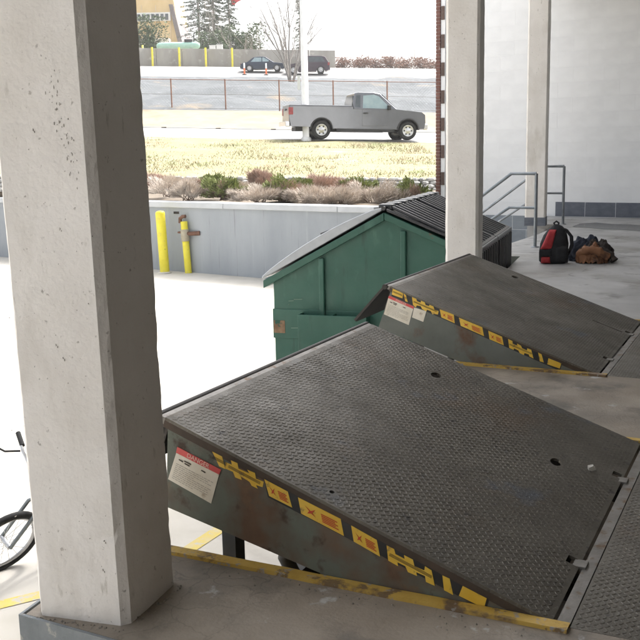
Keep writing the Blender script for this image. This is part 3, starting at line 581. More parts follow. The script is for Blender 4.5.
# ------------------------------------------------------------------ bicycle
hub=onp(-4,536,2,-.965); BR=.252
bx=thing('bicycle',(hub[0],hub[1],-1.2),'small bicycle standing half hidden behind the left column','bicycle',rz=YAW+R_(48)); bx.rotation_euler.x=R_(28)
tyre=mat('tyre_black',(.012,.012,.012),(.025,.025,.025),20,.8); alu=mat('alu',(.45,.45,.46),(.6,.6,.6),10,.3,.8); frm=mat('bike_silver',(.15,.17,.18),(.22,.24,.25),8,.35,.5)
def wheel(x):
    wh=MB(); pr=[(BR-.022+.022*math.cos(a),.024*math.sin(a)) for a in [2*math.pi*i/10 for i in range(10)]]; wh.lathe(pr,(x,0,BR),'y',36,True); ty=wh.build('wheel',tyre,bx)
    q=MB(); q.lathe([(BR-.046,-.014),(BR-.052,-.012),(BR-.066,0),(BR-.052,.012),(BR-.046,.014)],(x,0,BR),'y',36,True); q.build('rim',alu,ty)
    q=MB(); q.tube([(x,-.05,BR),(x,.05,BR)],.018,10)
    q.build('hub',alu,ty); q=MB()
    for k in range(20):
        a=2*math.pi*k/20+(.25 if k%2 else -.25); b=2*math.pi*k/20; q.tube([(x+.016*math.cos(a),.025*(1 if k%2 else -1),BR+.016*math.sin(a)),(x+(BR-.06)*math.cos(b),0,BR+(BR-.06)*math.sin(b))],.0016,4,False)
    q.build('spokes',alu,ty)
wheel(0); wheel(.92)
def bt(name,pts,r,m=frm): q=MB(); q.tube(pts,r,10); return q.build(name,m,bx)
for s in (-1,1): bt('fork_leg',[(0,.055*s,BR),(.14,.055*s,.52),(.165,.03*s,.55)],.013)
bt('head_tube',[(.165,0,.53),(.20,0,.65)],.022); bt('down_tube',[(.175,0,.56),(.52,0,.30)],.019); bt('top_tube',[(.19,0,.63),(.60,0,.52)],.016); bt('seat_tube',[(.52,0,.29),(.62,0,.60)],.016)
for s in (-1,1): bt('chain_stay',[(.52,.03*s,.29),(.92,.055*s,BR)],.01); bt('seat_stay',[(.60,.03*s,.52),(.92,.055*s,BR)],.009)
q=MB(); q.prism([(.52,-.05,.63),(.78,-.07,.64),(.78,.07,.64),(.52,.05,.63)],(0,0,.045)); bev(q.build('saddle',tyre,bx),.02,3)
bt('stem',[(.20,0,.65),(.20,0,.69),(.16,0,.70)],.018,alu)
for s in (-1,1):
    bt('handlebar',[(.16,0,.70),(.15,.10*s,.72),(.14,.22*s,.79),(.18,.36*s,.81)],.011,alu); bt('grip',[(.16,.27*s,.80),(.19,.38*s,.81)],.017,tyre); bt('brake_lever',[(.13,.24*s,.79),(.06,.30*s,.76),(.05,.37*s,.74)],.007,tyre)
bt('crossbar',[(.14,-.14,.755),(.14,.14,.755)],.010,alu); bt('crank',[(.52,-.07,.29),(.52,.07,.29)],.016,alu); bt('crank_arm',[(.52,.07,.29),(.60,.08,.16)],.011,alu); bt('crank_arm',[(.52,-.07,.29),(.44,-.08,.42)],.011,alu)
for a,s in ((.60,1),(.44,-1)): q=MB(); z=.16 if s>0 else .42; q.box((a-.045,.085*s-.045,z-.01),(a+.045,.085*s+.045,z+.012)); q.build('pedal',tyre,bx)
q=MB(); q.lathe([(.0,.058),(.085,.058),(.085,.064),(0,.064)],(.52,0,.29),'y',24); q.build('chainring',alu,bx)
# ------------------------------------------------------------------ terrain beyond the wall
def zline(D,pl,pr):
    a=atD(140,pl,D); b=atD(450,pr,D); ua=float((a-CAM)@RH); ub=float((b-CAM)@RH); k=(b[2]-a[2])/(ub-ua)
    def f(u): uu=min(max(u,ua-12),ub+8); return a[2]+k*(uu-ua)
    return f
zs={}
for nm,D,pl,pr in (('bed',25.2,190,190),('gb',25.6,178.5,180.5),('gt',40.5,136.5,143.2),('rf',48,127.5,133),('vb',53,109.5,113),('vt',92,76,80),('uf',101,66,69)): zs[nm]=(D,zline(D,pl,pr))
def line(nm,u0,u1,n,dD=0,dz=0):
    D,f=zs[nm]; return [G(u0+(u1-u0)*i/n,D+dD,f((u0+(u1-u0)*i/n))+dz) for i in range(n+1)]
U0,U1=-75,14
front=[]
bedm=mat('bed_mulch',(.12,.095,.07),(.20,.165,.125),3,.95,bump=.6,bscale=25); 
N=40
bl=line('bed',-40,3.9,N)
wx=lambda t:rwp(-34+39.9*t,.30,WH-.06)
front=[np.array(wx(i/N))+np.array([-12.31,17.77,-1.2]) for i in range(N+1)]
sheet('planting_bed',[front,bl],bedm,(1,6),.06,.8)
grassm=mat('dry_grass',(.215,.195,.10),(.29,.265,.15),1.4,.95,bump=.3,bscale=60,spots=[((.24,.18,.10),.7,.52,.66),((.20,.225,.09),1.6,.54,.66),((.33,.30,.20),.45,.60,.72)])
gl=line('gb',-40,3.9,N); gt=line('gt',-60,U1,N)
sheet('grass_bank',[gl,gt],grassm,(1,14),.12,.5)
asph=mat('pale_asphalt',(.30,.295,.285),(.36,.35,.34),1.0,.9,bump=.2,bscale=40); sidew=mat('pale_sidewalk',(.235,.195,.135),(.30,.255,.185),1.0,.9,spots=((.20,.155,.10),.5,.54,.68))
sheet('road',[line('gt',-60,U1,N,0,-.03),line('rf',-66,U1+2,N)],asph,(1,4),0)
a_=line('rf',-66,U1+2,N); k_=[(x,y,z+.035) for x,y,z in line('rf',-66,U1+2,N)]; k2=[(x,y,z+.042) for x,y,z in line('rf',-66,U1+2,N,.18)]
sheet('kerb',[a_,k_,k2],mat('kerb_conc',(.40,.39,.37),(.46,.45,.43),2,.9),smooth=False)
sheet('sidewalk',[k2,line('vb',-72,U1+4,N)],sidew,(1,5),.05,.3)
grav=mat('gravel_bank',(.068,.076,.082),(.112,.121,.128),.8,.95,bump=1,bscale=18,detail=10,spots=[((.17,.18,.19),3.0,.60,.68),((.07,.075,.08),4.0,.60,.68),((.20,.165,.12),.35,.60,.72)])
sheet('gravel_slope',[line('vb',-72,U1+4,N),line('vt',-90,U1+14,N)],grav,(2,26),.55,.22)
sheet('upper_road',[line('vt',-90,U1+14,N),line('uf',-95,U1+18,N)],asph,(1,3),0)
fD,ff=zs['uf']
farl=[G(-160+260*i/N,420,ff(0)+1) for i in range(N+1)]
sheet('far_ground',[line('uf',-95,U1+18,N),farl],mat('far_dirt',(.26,.22,.16),(.34,.30,.22),.1,.95),(1,10),.2,.1)
def ter(px,D):       # terrain point under pixel column px at horizontal distance D
    ks=['bed','gb','gt','rf','vb','vt','uf']; u=float((atD(px,150,D)-CAM)@RH)
    for i in range(len(ks)-1):
        D0,f0=zs[ks[i]];D1,f1=zs[ks[i+1]]
        if D0<=D<=D1:
            t=(D-D0)/(D1-D0); return np.array(G(u,D,f0(u)*(1-t)+f1(u)*t))
    if D<zs['bed'][0]: return np.array(G(u,D,.34+.1*(D-21)))
    return np.array(G(u,D,zs['uf'][1](u)+(D-101)*.004))
# kerb drain marks
for px in (165,219,274):
    p=ter(px,47.95); q=MB(); q.box((-.12,-.02,-.02),(.12,.02,.05)); o=q.build('kerb_drain',steelD); o.location=tuple(p+np.array([0,0,.0])); o.rotation_euler.z=YAW; tag(o,{165:'leftmost',219:'middle',274:'right'}[px]+' small dark drain opening in the far kerb','drain','kerb drains')
# grass blades
gv=[];gf=[]; r2=random.Random(3)
for k in range(16000):
    t=r2.random()**.9; D=25.7+14.6*t; u=r2.uniform(-8.5-.25*(D-25),4.2); 
    z0=zs['gb'][1](u)*(1-t*1)+zs['gt'][1](u)*t if False else None
    tt=(D-25.6)/(40.5-25.6); z=zs['gb'][1](u)*(1-tt)+zs['gt'][1](u)*tt-.04; x,y,_=G(u,D,0); h=r2.uniform(.04,.10)*(1+.8*max(0,noise.noise(Vector((x*.8,y*.8,0))))); a=r2.random()*6.28; wd_=.012; lx,ly=r2.uniform(-.09,.09),r2.uniform(-.09,.09); o=len(gv)
    gv+=[(x+wd_*math.cos(a),y+wd_*math.sin(a),z),(x-wd_*math.cos(a),y-wd_*math.sin(a),z),(x+lx,y+ly,z+h)]; gf.append((o,o+1,o+2))
q=MB(); q.add(gv,gf); o=q.build('grass_blades',grassm,fix=False); tag(o,'dry yellow grass covering the bank below the road','grass',kind='stuff')
# stone edging: joined small stones
stn=MB(); r3=random.Random(5)
def stone(c,a,b,h,rot):
    V=[];F=[];n=7
    for i,(zz,k) in enumerate(((0,.9),(.45,1.05),(.85,.85),(1.0,.45))):
        for j in range(n):
            t=2*math.pi*j/n+rot; m_=1+.22*noise.noise(Vector((c[0]*3+math.cos(t),c[1]*3+math.sin(t),zz*2))); V.append((c[0]+a*k*m_*math.cos(t)*RH[0]-b*k*m_*math.sin(t)*RH[1],c[1]+a*k*m_*math.cos(t)*RH[1]+b*k*m_*math.sin(t)*RH[0],c[2]+h*zz))
    for i in range(3):
        for j in range(n): F.append((i*n+j,i*n+(j+1)%n,(i+1)*n+(j+1)%n,(i+1)*n+j))
    F.append(tuple(range(3*n,4*n))); stn.add(V,F)
for row in range(4):
    u=-11+r3.random()*.2
    while u<4:
        l=r3.uniform(.16,.42); f0=zs['bed'][1](u);f1=zs['gb'][1](u); h=(f1-f0+.1)/4; stone(G(u+l/2,25.2+row*.09,f0+h*row-.04),l*.52,.14,h*1.12,r3.random()*3); u+=l
o=stn.build('stone_edging',mat('field_stone',(.19,.19,.18),(.36,.35,.33),1.6,.9,bump=.6,bscale=12,spots=((.46,.45,.42),2.2,.6,.68)),fix=True); tag(o,'low dry stone edging between the shrubs and the grass bank','stone wall',kind='stuff')
# ------------------------------------------------------------------ plants
def leafmat(n,a,b): return mat(n,a,b,13,.8,lo=.3,hi=.7,spots=((a[0]*.6,a[1]*.6,a[2]*.6),9,.6,.7))
heath=leafmat('heather_beige',(.46,.395,.335),(.62,.55,.48)); redt=leafmat('twig_red',(.36,.25,.20),(.50,.37,.30)); grl=leafmat('leaf_green',(.16,.19,.06),(.30,.33,.13)); twig=mat('twig_bark',(.16,.115,.09),(.24,.18,.14),8,.9)
def shrub(px,D,wpx,top_py,m,label,seed,n=1100,spiky=.5):
    b=ter(px,D); top=atD(px,top_py,D)[2]; h=max(.35,top-b[2]); rx=wpx*D/FPX/2*1.15; r=random.Random(seed); t=thing('shrub',b,label,'shrub','shrubs in the planting bed')
    V=[];F=[]
    lob=[(r.uniform(-.95,.95)*rx,r.uniform(-.6,.6)*rx*.8,r.uniform(.05,.80)*h*r.uniform(.7,1.1),r.uniform(.28,.62)) for _ in range(24)]
    for k in range(n):
        l=r.choice(lob); th=r.random()*6.28; ph=math.acos(r.uniform(-.75,1)); rr=(r.random()**.4)
        x=l[0]+rx*.72*l[3]*rr*math.sin(ph)*math.cos(th); y=l[1]+rx*.72*l[3]*rr*math.sin(ph)*math.sin(th); z=l[2]+h*.55*l[3]*rr*math.cos(ph)
        if z<.0: continue
        dx,dy,dz=x-0,y-0,z*.9+.05; q_=math.sqrt(dx*dx+dy*dy+dz*dz); L=r.uniform(.05,.12)*(1 if spiky>.4 else .7); wd_=.006 if spiky>.4 else .022
        d=(dx/q_+r.uniform(-.5,.5),dy/q_+r.uniform(-.5,.5),dz/q_+r.uniform(-.3,.6)); a=r.random()*6.28; o=len(V); wx_,wy_=wd_*math.cos(a),wd_*math.sin(a)
        V+=[(x+wx_,y+wy_,z),(x-wx_,y-wy_,z+.004),(x-wx_*.3+d[0]*L,y-wy_*.3+d[1]*L,z+d[2]*L),(x+wx_*.7+d[0]*L*.6,y+wy_*.7+d[1]*L*.6,z+d[2]*L*.6)]; F.append((o,o+1,o+2,o+3))
    q=MB(); q.add(V,F); q.build('foliage',m,t,fix=False)
    q=MB()
    for k in range(12):
        l=r.choice(lob); q.tube([(r.uniform(-.1,.1),r.uniform(-.1,.1),-.05),(l[0]*.5,l[1]*.5,l[2]*.5),(l[0]+r.uniform(-.1,.1),l[1]+r.uniform(-.1,.1),l[2])],[.012,.008,.004],4,False)
    q.build('stems',twig,t)
SH=[(152,23.3,26,172,redt,'reddish twiggy shrub at the left end of the bed behind the taller bollard',.7),(166,22.4,46,176,heath,'wide beige heather shrub above the taller yellow bollard',.7),(199,22.6,22,181,redt,'low dark red shrub just left of the left green shrub',.7),(205,22.7,26,174,grl,'small green shrub left of the rounder green one',.2),(224,22.0,34,175,grl,'round green shrub right of the standpipe',.2),
(222,22.0,22,188,redt,'low reddish shrub under the round green shrub',.7),(257,21.6,46,186,heath,'wide beige heather shrub in the middle of the bed left of the dumpster',.7),(262,23.8,20,176,redt,'thin red twig shrub behind the middle beige heather',.7),(281,21.9,34,174,grl,'green shrub above the left slope of the dumpster',.2),(285,21.8,26,184,redt,'reddish brown shrub in front of the green one above the dumpster',.7),
(312,21.4,50,188,heath,'wide beige heather shrub above the dumpster left lid',.7),(318,23.2,36,176,redt,'reddish shrub behind the heather below the grey pickup',.7),(334,21.2,40,190,heath,'low beige heather shrub right of the other heathers above the lid',.7),(357,22.5,30,175,grl,'green shrub below the pickup front half',.2),(374,21.6,46,182,heath,'large rounded beige heather shrub near the dumpster ridge',.7),
(413,21.6,36,176,grl,'olive green shrub beside the brick edge',.2),(411,21.5,16,190,redt,'small red twig shrub under the olive green one',.7),(186,21.9,30,188,heath,'low beige heather between the left red shrub and the taller bollard',.7),(236,22.2,26,186,heath,'narrow beige heather between the round green shrub and the middle heather',.7),(395,21.6,30,188,heath,'low pale heather just left of the olive green shrub',.7),(345,22.4,26,181,redt,'reddish twig shrub between two green shrubs below the pickup',.7),(300,22.4,20,179,grl,'small green shrub between reddish shrubs below the white pole',.2)]
for i,(px,D,wp_,tp,m,lb,sp) in enumerate(SH):
    D=D-1.35*max(0,(px-150)/230)-.1; shrub(px,D,wp_,tp,m,lb,40+i,5200 if sp>.4 else 2600,sp)
# ------------------------------------------------------------------ trees
con=leafmat('conifer',(.05,.075,.045),(.10,.13,.085)); bush=leafmat('bush_dark',(.045,.075,.03),(.09,.13,.055)); bark=mat('bark_grey',(.24,.215,.195),(.36,.33,.30),9,.95,bump=.5); dry=leafmat('dry_brush',(.20,.12,.09),(.30,.19,.15))
def conifer(px,D,base_py,H,rad,label,seed,n=15000):
    b=ter(px,D); r=random.Random(seed); t=thing('spruce_tree',b,label,'tree','conifers behind the concrete wall')
    q=MB(); q.tube([(0,0,-.3),(0,0,H*.5),(0,0,H)],[.22,.13,.02],8); q.build('trunk',bark,t); V=[];F=[]
    nb=int(H*17)
    for k in range(nb):
        z=.8+(H-1)*(k/nb); R=rad*(1-z/H)**.8+.12; a=r.random()*6.28; R*=r.uniform(.55,1.15); m_=int(n/nb)
        for j in range(m_):
            s=r.random()**.7*R; dz=-s*.28+s*s*.05; lx=r.uniform(-.16,.16)*(.4+s/R); x=s*math.cos(a)-lx*math.sin(a); y=s*math.sin(a)+lx*math.cos(a); o=len(V); L=r.uniform(.12,.26); aa=a+r.uniform(-1.1,1.1); zz=z+dz+r.uniform(-.1,.06)
            V+=[(x,y,zz),(x+L*math.cos(aa),y+L*math.sin(aa),zz-.05),(x+L*.5*math.cos(aa)-.05*math.sin(aa),y+L*.5*math.sin(aa)+.05*math.cos(aa),zz-.10)]; F.append((o,o+1,o+2))
    q=MB(); q.add(V,F); q.build('crown',con,t,fix=False)
def bushy(px,D,wpx,top_py,m,label,seed,n=3000,name='bush',grp='bushes behind the concrete wall',sz=.22):
    b=ter(px,D); top=atD(px,top_py,D)[2]; h=top-b[2]; rx=wpx*D/FPX/2*1.2; r=random.Random(seed); t=thing(name,b,label,'bush',grp); V=[];F=[]
    lob=[(r.uniform(-.7,.7)*rx,r.uniform(-.5,.5)*rx,r.uniform(.25,.85)*h,r.uniform(.5,.8)) for _ in range(16)]
    for k in range(n):
        l=r.choice(lob); th=r.random()*6.28; ph=math.acos(r.uniform(-1,1)); rr=r.random()**.33
        x=l[0]+rx*.7*l[3]*rr*math.sin(ph)*math.cos(th); y=l[1]+rx*.7*l[3]*rr*math.sin(ph)*math.sin(th); z=l[2]+h*.5*l[3]*rr*math.cos(ph)
        if z<0: continue
        z=min(z,h); o=len(V); V+=[(x+r.uniform(-sz,sz),y+r.uniform(-sz,sz),z+r.uniform(-sz,sz)*.8) for _ in range(3)]; F.append((o,o+1,o+2))
    q=MB(); q.add(V,F); q.build('foliage',m,t,fix=False)
    q=MB()
    for l in lob: q.tube([(0,0,-.1),(l[0]*.5,l[1]*.5,l[2]*.55),(l[0],l[1],l[2])],[.07,.04,.015],5,False)
    q.build('stems',bark,t)
def bare(px,D,H,label,seed,name='bare_tree',stems=5,spread=.5,r0=.12,grp=None,lv=3):
    b=ter(px,D); r=random.Random(seed); t=thing(name,b,label,'tree',grp); q=MB(); q2=MB()
    def br(p,d,L,rad,lev,mb):
        pts=[p];rs=[rad]; n=5
        for i in range(n):
            d=(d+Vector((r.uniform(-.14,.14),r.uniform(-.14,.14),r.uniform(-.02,.10)))).normalized(); pts.append(pts[-1]+d*L/n); rs.append(rad*(1-.75*(i+1)/n))
        mb.tube(pts,rs,6 if lev<2 else 4,False)
        if lev<lv:
            for k in range(5 if lev==0 else 4):
                i=r.randint(1,n); dd=(d+Vector((r.uniform(-.8,.8),r.uniform(-.8,.8),r.uniform(-.1,.5)))).normalized(); br(pts[i],dd,L*r.uniform(.35,.6),max(.012,rs[i]*.6),lev+1,q2)
    for s in range(stems):
        a=6.28*s/stems+r.uniform(-.4,.4); br(Vector((.12*math.cos(a),.12*math.sin(a),-.2)),Vector((spread*math.cos(a),spread*math.sin(a),1)).normalized(),H*r.uniform(.6,1),r0*r.uniform(.6,1),0,q)
    q.build('trunk',bark,t); q2.build('branches',bark,t)
conifer(204,118,50,15,3.2,'tallest spruce left of the two white cabinets',1); conifer(219,121,50,14,2.9,'second spruce just right of the tallest spruce',2); conifer(234,124,50,13.5,1.9,'narrow spruce at the right of the spruce group',3,8000); conifer(303,150,50,17,1.6,'narrow distant spruce behind the white pole',4,7000)
bushy(146,111,36,17,bush,'dark green bush below the yellow building at far left',11); bushy(157,110,14,31,bush,'small dark bush left of the green tank',12,1800); bushy(213,112,34,32,bush,'dark green bush under the spruces right of the green tank',13); bushy(247,114,44,25,bush,'rounded olive bush behind the dark sedan',14,4200)
bare(250,110,5.5,'thin bare shrub tree in front of the rounded olive bush',21,spread=.9,r0=.05,stems=7,lv=2); bare(293,84,9.5,'bare multi stem tree on the gravel slope in front of the parked cars',22,stems=6,spread=.26,r0=.12); bare(208,113,7.5,'pale bare tree in front of the spruces',23,stems=5,spread=.4,r0=.06,lv=2)
bare(394,106,5.0,'thin bare sapling on the brushy far bank, left of the other sapling',24,stems=2,spread=.12,r0=.05,lv=2); bare(414,108,4.0,'shorter thin bare sapling on the far bank nearest the brick edge',25,stems=2,spread=.12,r0=.05,lv=2)
for i,(px,tp) in enumerate(((346,57),(362,56),(378,58),(393,57),(409,58),(424,58),(438,57))): bushy(px,104+i%3,22,tp,dry,['first','second','third','fourth','fifth','sixth','seventh'][i]+' clump from the left of reddish dry brush beyond the upper road',60+i,1300,'dry_brush_clump','reddish dry brush on the far bank',.13)
# ------------------------------------------------------------------ chain link fence
fz=thing('chain_link_fence',ter(230,53.6),'rusty posted wire fence along the foot of the gravel slope','fence'); fb=np.array(fz.location)
rp_=mat('rust_post',(.20,.11,.08),(.30,.17,.12),10,.85); wire=mat('wire',(.22,.22,.21),(.3,.3,.29),10,.6,.4)
posts=[ter(174-53.4*3+53.4*k,53.6) for k in range(9)]
for p in posts: q=MB(); q.tube([p-fb-np.array([0,0,.2]),p-fb+np.array([0,0,1.62])],.04,8); q.build('post',rp_,fz)
for zz in (1.58,.06,.8):
    q=MB(); q.tube([p-fb+np.array([0,0,zz]) for p in posts],.012 if zz!=1.58 else .02,5); q.build('rail_wire',rp_ if zz==1.58 else wire,fz)
q=MB(); A0,B0=posts[0]-fb,posts[-1]-fb; Lf=np.linalg.norm(B0-A0); k=int(Lf/.16)
for i in range(k):
    for sgn in (1,-1):
        f0=i/k; f1=i/k+sgn*1.5/Lf
        if not 0<=f1<=1: continue
        def fp(f,z):
            j=min(7,int(f*8)); t=f*8-j; return posts[j]-fb+(posts[j+1]-posts[j])*t+np.array([0,0,z])
        a=fp(f0,.06); b=fp(f1,1.56); dd=np.array([RH[0],RH[1],0])*.0035; q.add([a-dd,a+dd,b+dd,b-dd],[(0,1,2,3)])
o=q.build('wire_mesh',wire,fz,fix=False); o['kind']='stuff'
# ------------------------------------------------------------------ white street pole
p=ter(306.3,40.3); t=thing('street_pole',p,'tall white street pole in front of the pickup bed','pole'); whp=mat('pole_white',(.68,.68,.67),(.76,.76,.75),3,.6)
q=MB(); q.lathe([(.16,-.1),(.16,.0),(.145,.02),(.125,9.5),(0,9.5)],(0,0,0),'z',20); q.build('shaft',whp,t)
q=MB(); q.lathe([(.22,-.05),(.22,.08),(.17,.14)],(0,0,0),'z',20); q.build('base',whp,t)
q=MB(); q.box((-.26,-.16,2.05),(-.13,-.14,2.62)); q.build('side_sign',mat('sign_pale',(.55,.57,.58),(.6,.62,.63),4,.5),t)
# ------------------------------------------------------------------ vehicles
glass=mat('car_glass',(.03,.04,.045),(.05,.06,.065),3,.08,spec=.8); glassl=mat('car_glass_pale',(.22,.30,.32),(.28,.36,.38),3,.1); chrome=mat('chrome',(.55,.55,.55),(.65,.65,.65),5,.2,.9); blackp=mat('black_plastic',(.015,.015,.016),(.025,.025,.026),8,.6); tail=mat('tail_red',(.22,.015,.015),(.28,.025,.025),9,.25); rimm=mat('rim_silver',(.5,.5,.5),(.6,.6,.6),5,.3,.7)
def arch(cx,r,z0,n=10): return [(cx-r*math.cos(math.pi*i/n),z0+r*math.sin(math.pi*i/n)) for i in range(n+1)]
def sidew_(z,z0,w0,z1,w1): 
    t=(z-z0)/(z1-z0); return w0+(w1-w0)*min(1,max(0,t))
def loft(poly,wf,name,m,par,b=.03):
    q=MB(); n=len(poly); V=[(x,-wf(x,z),z) for x,z in poly]+[(x,wf(x,z),z) for x,z in poly]
    q.add(V,[tuple(range(n)),tuple(range(n,2*n))[::-1]]+[(i,(i+1)%n,n+(i+1)%n,n+i) for i in range(n)]); o=q.build(name,m,par)
    if b: bev(o,b,3,25)
    return o
def pane(poly,wf,name,m,par,side,out=.006):
    q=MB(); V=[(x,side*(wf(x,z)+out),z) for x,z in poly]; q.prism(V,(0,-side*.012,0)); return q.build(name,m,par)
def carwheel(par,x,side,R,w,hw,rimf=.62):
    q=MB(); yo=side*hw; pr=[(R*.62,-w/2),(R*.9,-w/2),(R*.985,-w*.38),(R,-w*.2),(R,w*.2),(R*.985,w*.38),(R*.9,w/2),(R*.62,w/2)]
    q.lathe(pr,(x,yo-side*w/2,R),'y',28,True); ty=q.build('wheel',tyre,par)
    q=MB(); f=yo+side*.004; q.lathe([(R*rimf,-side*.05),(R*rimf,0),(R*rimf*.9,side*.006),(R*rimf*.82,-side*.03),(R*.22,-side*.012),(R*.16,side*.01),(0,side*.012)],(x,f,R),'y',28); ri=q.build('rim',rimm,ty)
    q=MB()
    for k in range(6):
        a=2*math.pi*k/6; q.lathe([(0,side*.0),(R*.085,side*0)],(x+R*.40*math.cos(a),f-side*.010,R+R*.40*math.sin(a)),'y',10)
    tag(q.build('rim_holes',blackp,ty),kind='stuff')
# ---- pickup
pr_=ter(317.5,41.0); pf_=ter(405.4,41.7)
grey=mat('truck_grey',(.135,.14,.152),(.155,.16,.172),2,.16,.5,spec=.7)
d2=pf_-pr_; hd=math.atan2(d2[1],d2[0]); pit=math.atan2(d2[2],math.hypot(d2[0],d2[1]))
wb=3.68; org=pr_-d2/np.linalg.norm(d2)*1.42
tr=thing('pickup_truck',org,'grey regular cab pickup truck on the road behind the grass bank','truck'); tr.rotation_euler=(0,-pit,hd)
HW=.97
body=[(.14,.52),(.98,.50)]+arch(1.42,.45,.42)[0:]+[(2.0,.45),(4.55,.43)]+arch(5.10,.46,.42)+[(5.62,.46),(5.80,.50),(5.85,.72),(5.83,1.04),(5.68,1.15),(4.50,1.26),(2.74,1.24),(2.74,1.33),(.10,1.33),(.08,.9)]
wf=lambda x,z: HW-.015
loft(body,wf,'body',grey,tr,.035)
q=MB(); q.box((.16,-.78,1.25),(2.66,.78,1.338)); q.build('bed_floor',blackp,tr)
for s in (-1,1): 
    q=MB(); q.box((.10,s*.84-.075,1.33),(2.72,s*.84+.075,1.385)); bev(q.build('bed_rail',grey,tr),.02)
q=MB(); q.box((.07,-.9,.62),(.12,.9,1.375)); bev(q.build('tailgate',grey,tr),.02)
q=MB(); q.box((.045,-.16,1.18),(.072,.16,1.24)); q.build('tailgate_handle',blackp,tr)
cab=[(2.77,1.24),(2.75,1.55),(2.84,1.90),(3.02,1.94),(3.66,1.94),(3.92,1.89),(4.66,1.23)]
cw=lambda x,z: sidew_(z,1.24,.90,1.94,.74)
loft(cab,cw,'cab',grey,tr,.04)
for s in (-1,1):
    door=[(3.12,.56),(4.22,.56),(4.28,.9),(4.27,1.215),(3.12,1.225)]
    q=MB(); V=[(x,s*(wf(x,z)+.006),z) for x,z in door]; q.prism(V,(0,-s*.02,0)); dr=bev(q.build('door',grey,tr),.008)
    q=MB(); q.box((3.18,s*(HW-.03),1.05),(3.38,s*(HW+.02),1.11)); q.build('handle',blackp,dr)
    pane([(3.16,1.29),(3.20,1.80),(3.66,1.84),(3.86,1.78),(4.32,1.33),(4.24,1.27)],cw,'side_window',glassl,tr,s,.004)
    pane([(2.84,1.34),(2.90,1.80),(3.08,1.82),(3.06,1.31)],cw,'quarter_window',glass,tr,s,.004)
    q=MB(); q.box((4.18,s*.93,1.22),(4.32,s*1.13,1.42)); bev(q.build('mirror',blackp,tr),.03)
    q=MB(); q.box((.055,s*.80-.10,.98),(.24,s*.88+.098*s*0+ .085,1.28)) if s>0 else q.box((.055,s*.88-.085,.98),(.24,s*.80+.10,1.28)); bev(q.build('tail_light',tail,tr),.02)
    q=MB(); q.box((5.70,s*.66-.16,.80),(5.82,s*.66+.16,1.02)); bev(q.build('headlight',mat('lamp_clear',(.6,.6,.58),(.7,.7,.68),6,.1),tr),.03)
    # arches: dark liners and flares
    for cx in (1.42,5.10):
        q=MB(); P=arch(cx,.475,.42,14); 
        for i in range(14):
            a,b=P[i],P[i+1]; ia=(cx+(a[0]-cx)*.90,.42+(a[1]-.42)*.90); ib=(cx+(b[0]-cx)*.90,.42+(b[1]-.42)*.90); y0=s*(HW-.06); y1=s*(HW+.025)
            q.add([(a[0],y0,a[1]),(b[0],y0,b[1]),(ib[0],y0,ib[1]),(ia[0],y0,ia[1]),(a[0],y1,a[1]),(b[0],y1,b[1]),(ib[0],y1,ib[1]),(ia[0],y1,ia[1])],[(4,5,6,7),(0,1,5,4),(2,3,7,6)])
        q.build('wheel_arch',blackp,tr)
        q=MB(); q.box((cx-.42,s*.40,.40),(cx+.42,s*.50,.86)); q.build('arch_liner',blackp,tr)
        carwheel(tr,cx,s,.385,.26,.955)
    q=MB(); q.box((2.05,s*.93,.33),(4.5,s*.955,.44)); q.build('sill',blackp,tr)
q=MB(); V=[(2.755,-.72,1.36),(2.755,.72,1.36),(2.80,.66,1.80),(2.80,-.66,1.80)]; q.prism(V,(-.025,0,0)); q.build('rear_window',glass,tr)
q=MB(); V=[(4.56,-.80,1.31),(4.56,.80,1.31),(3.99,.70,1.85),(3.99,-.70,1.85)]; q.prism(V,(.025,0,.022)); q.build('windshield',glass,tr)
q=MB(); q.box((-.08,-.93,.50),(.10,.93,.72)); bev(q.build('rear_bumper',chrome,tr),.03)
q=MB(); q.box((5.78,-.92,.42),(5.98,.92,.68)); bev(q.build('front_bumper',chrome,tr),.05)
q=MB(); q.box((5.80,-.5,.72),(5.855,.5,1.02)); q.build('grille',chrome,tr)
q=MB(); q.box((.4,-.5,.34),(5.5,.5,.5)); q.build('chassis',blackp,tr)
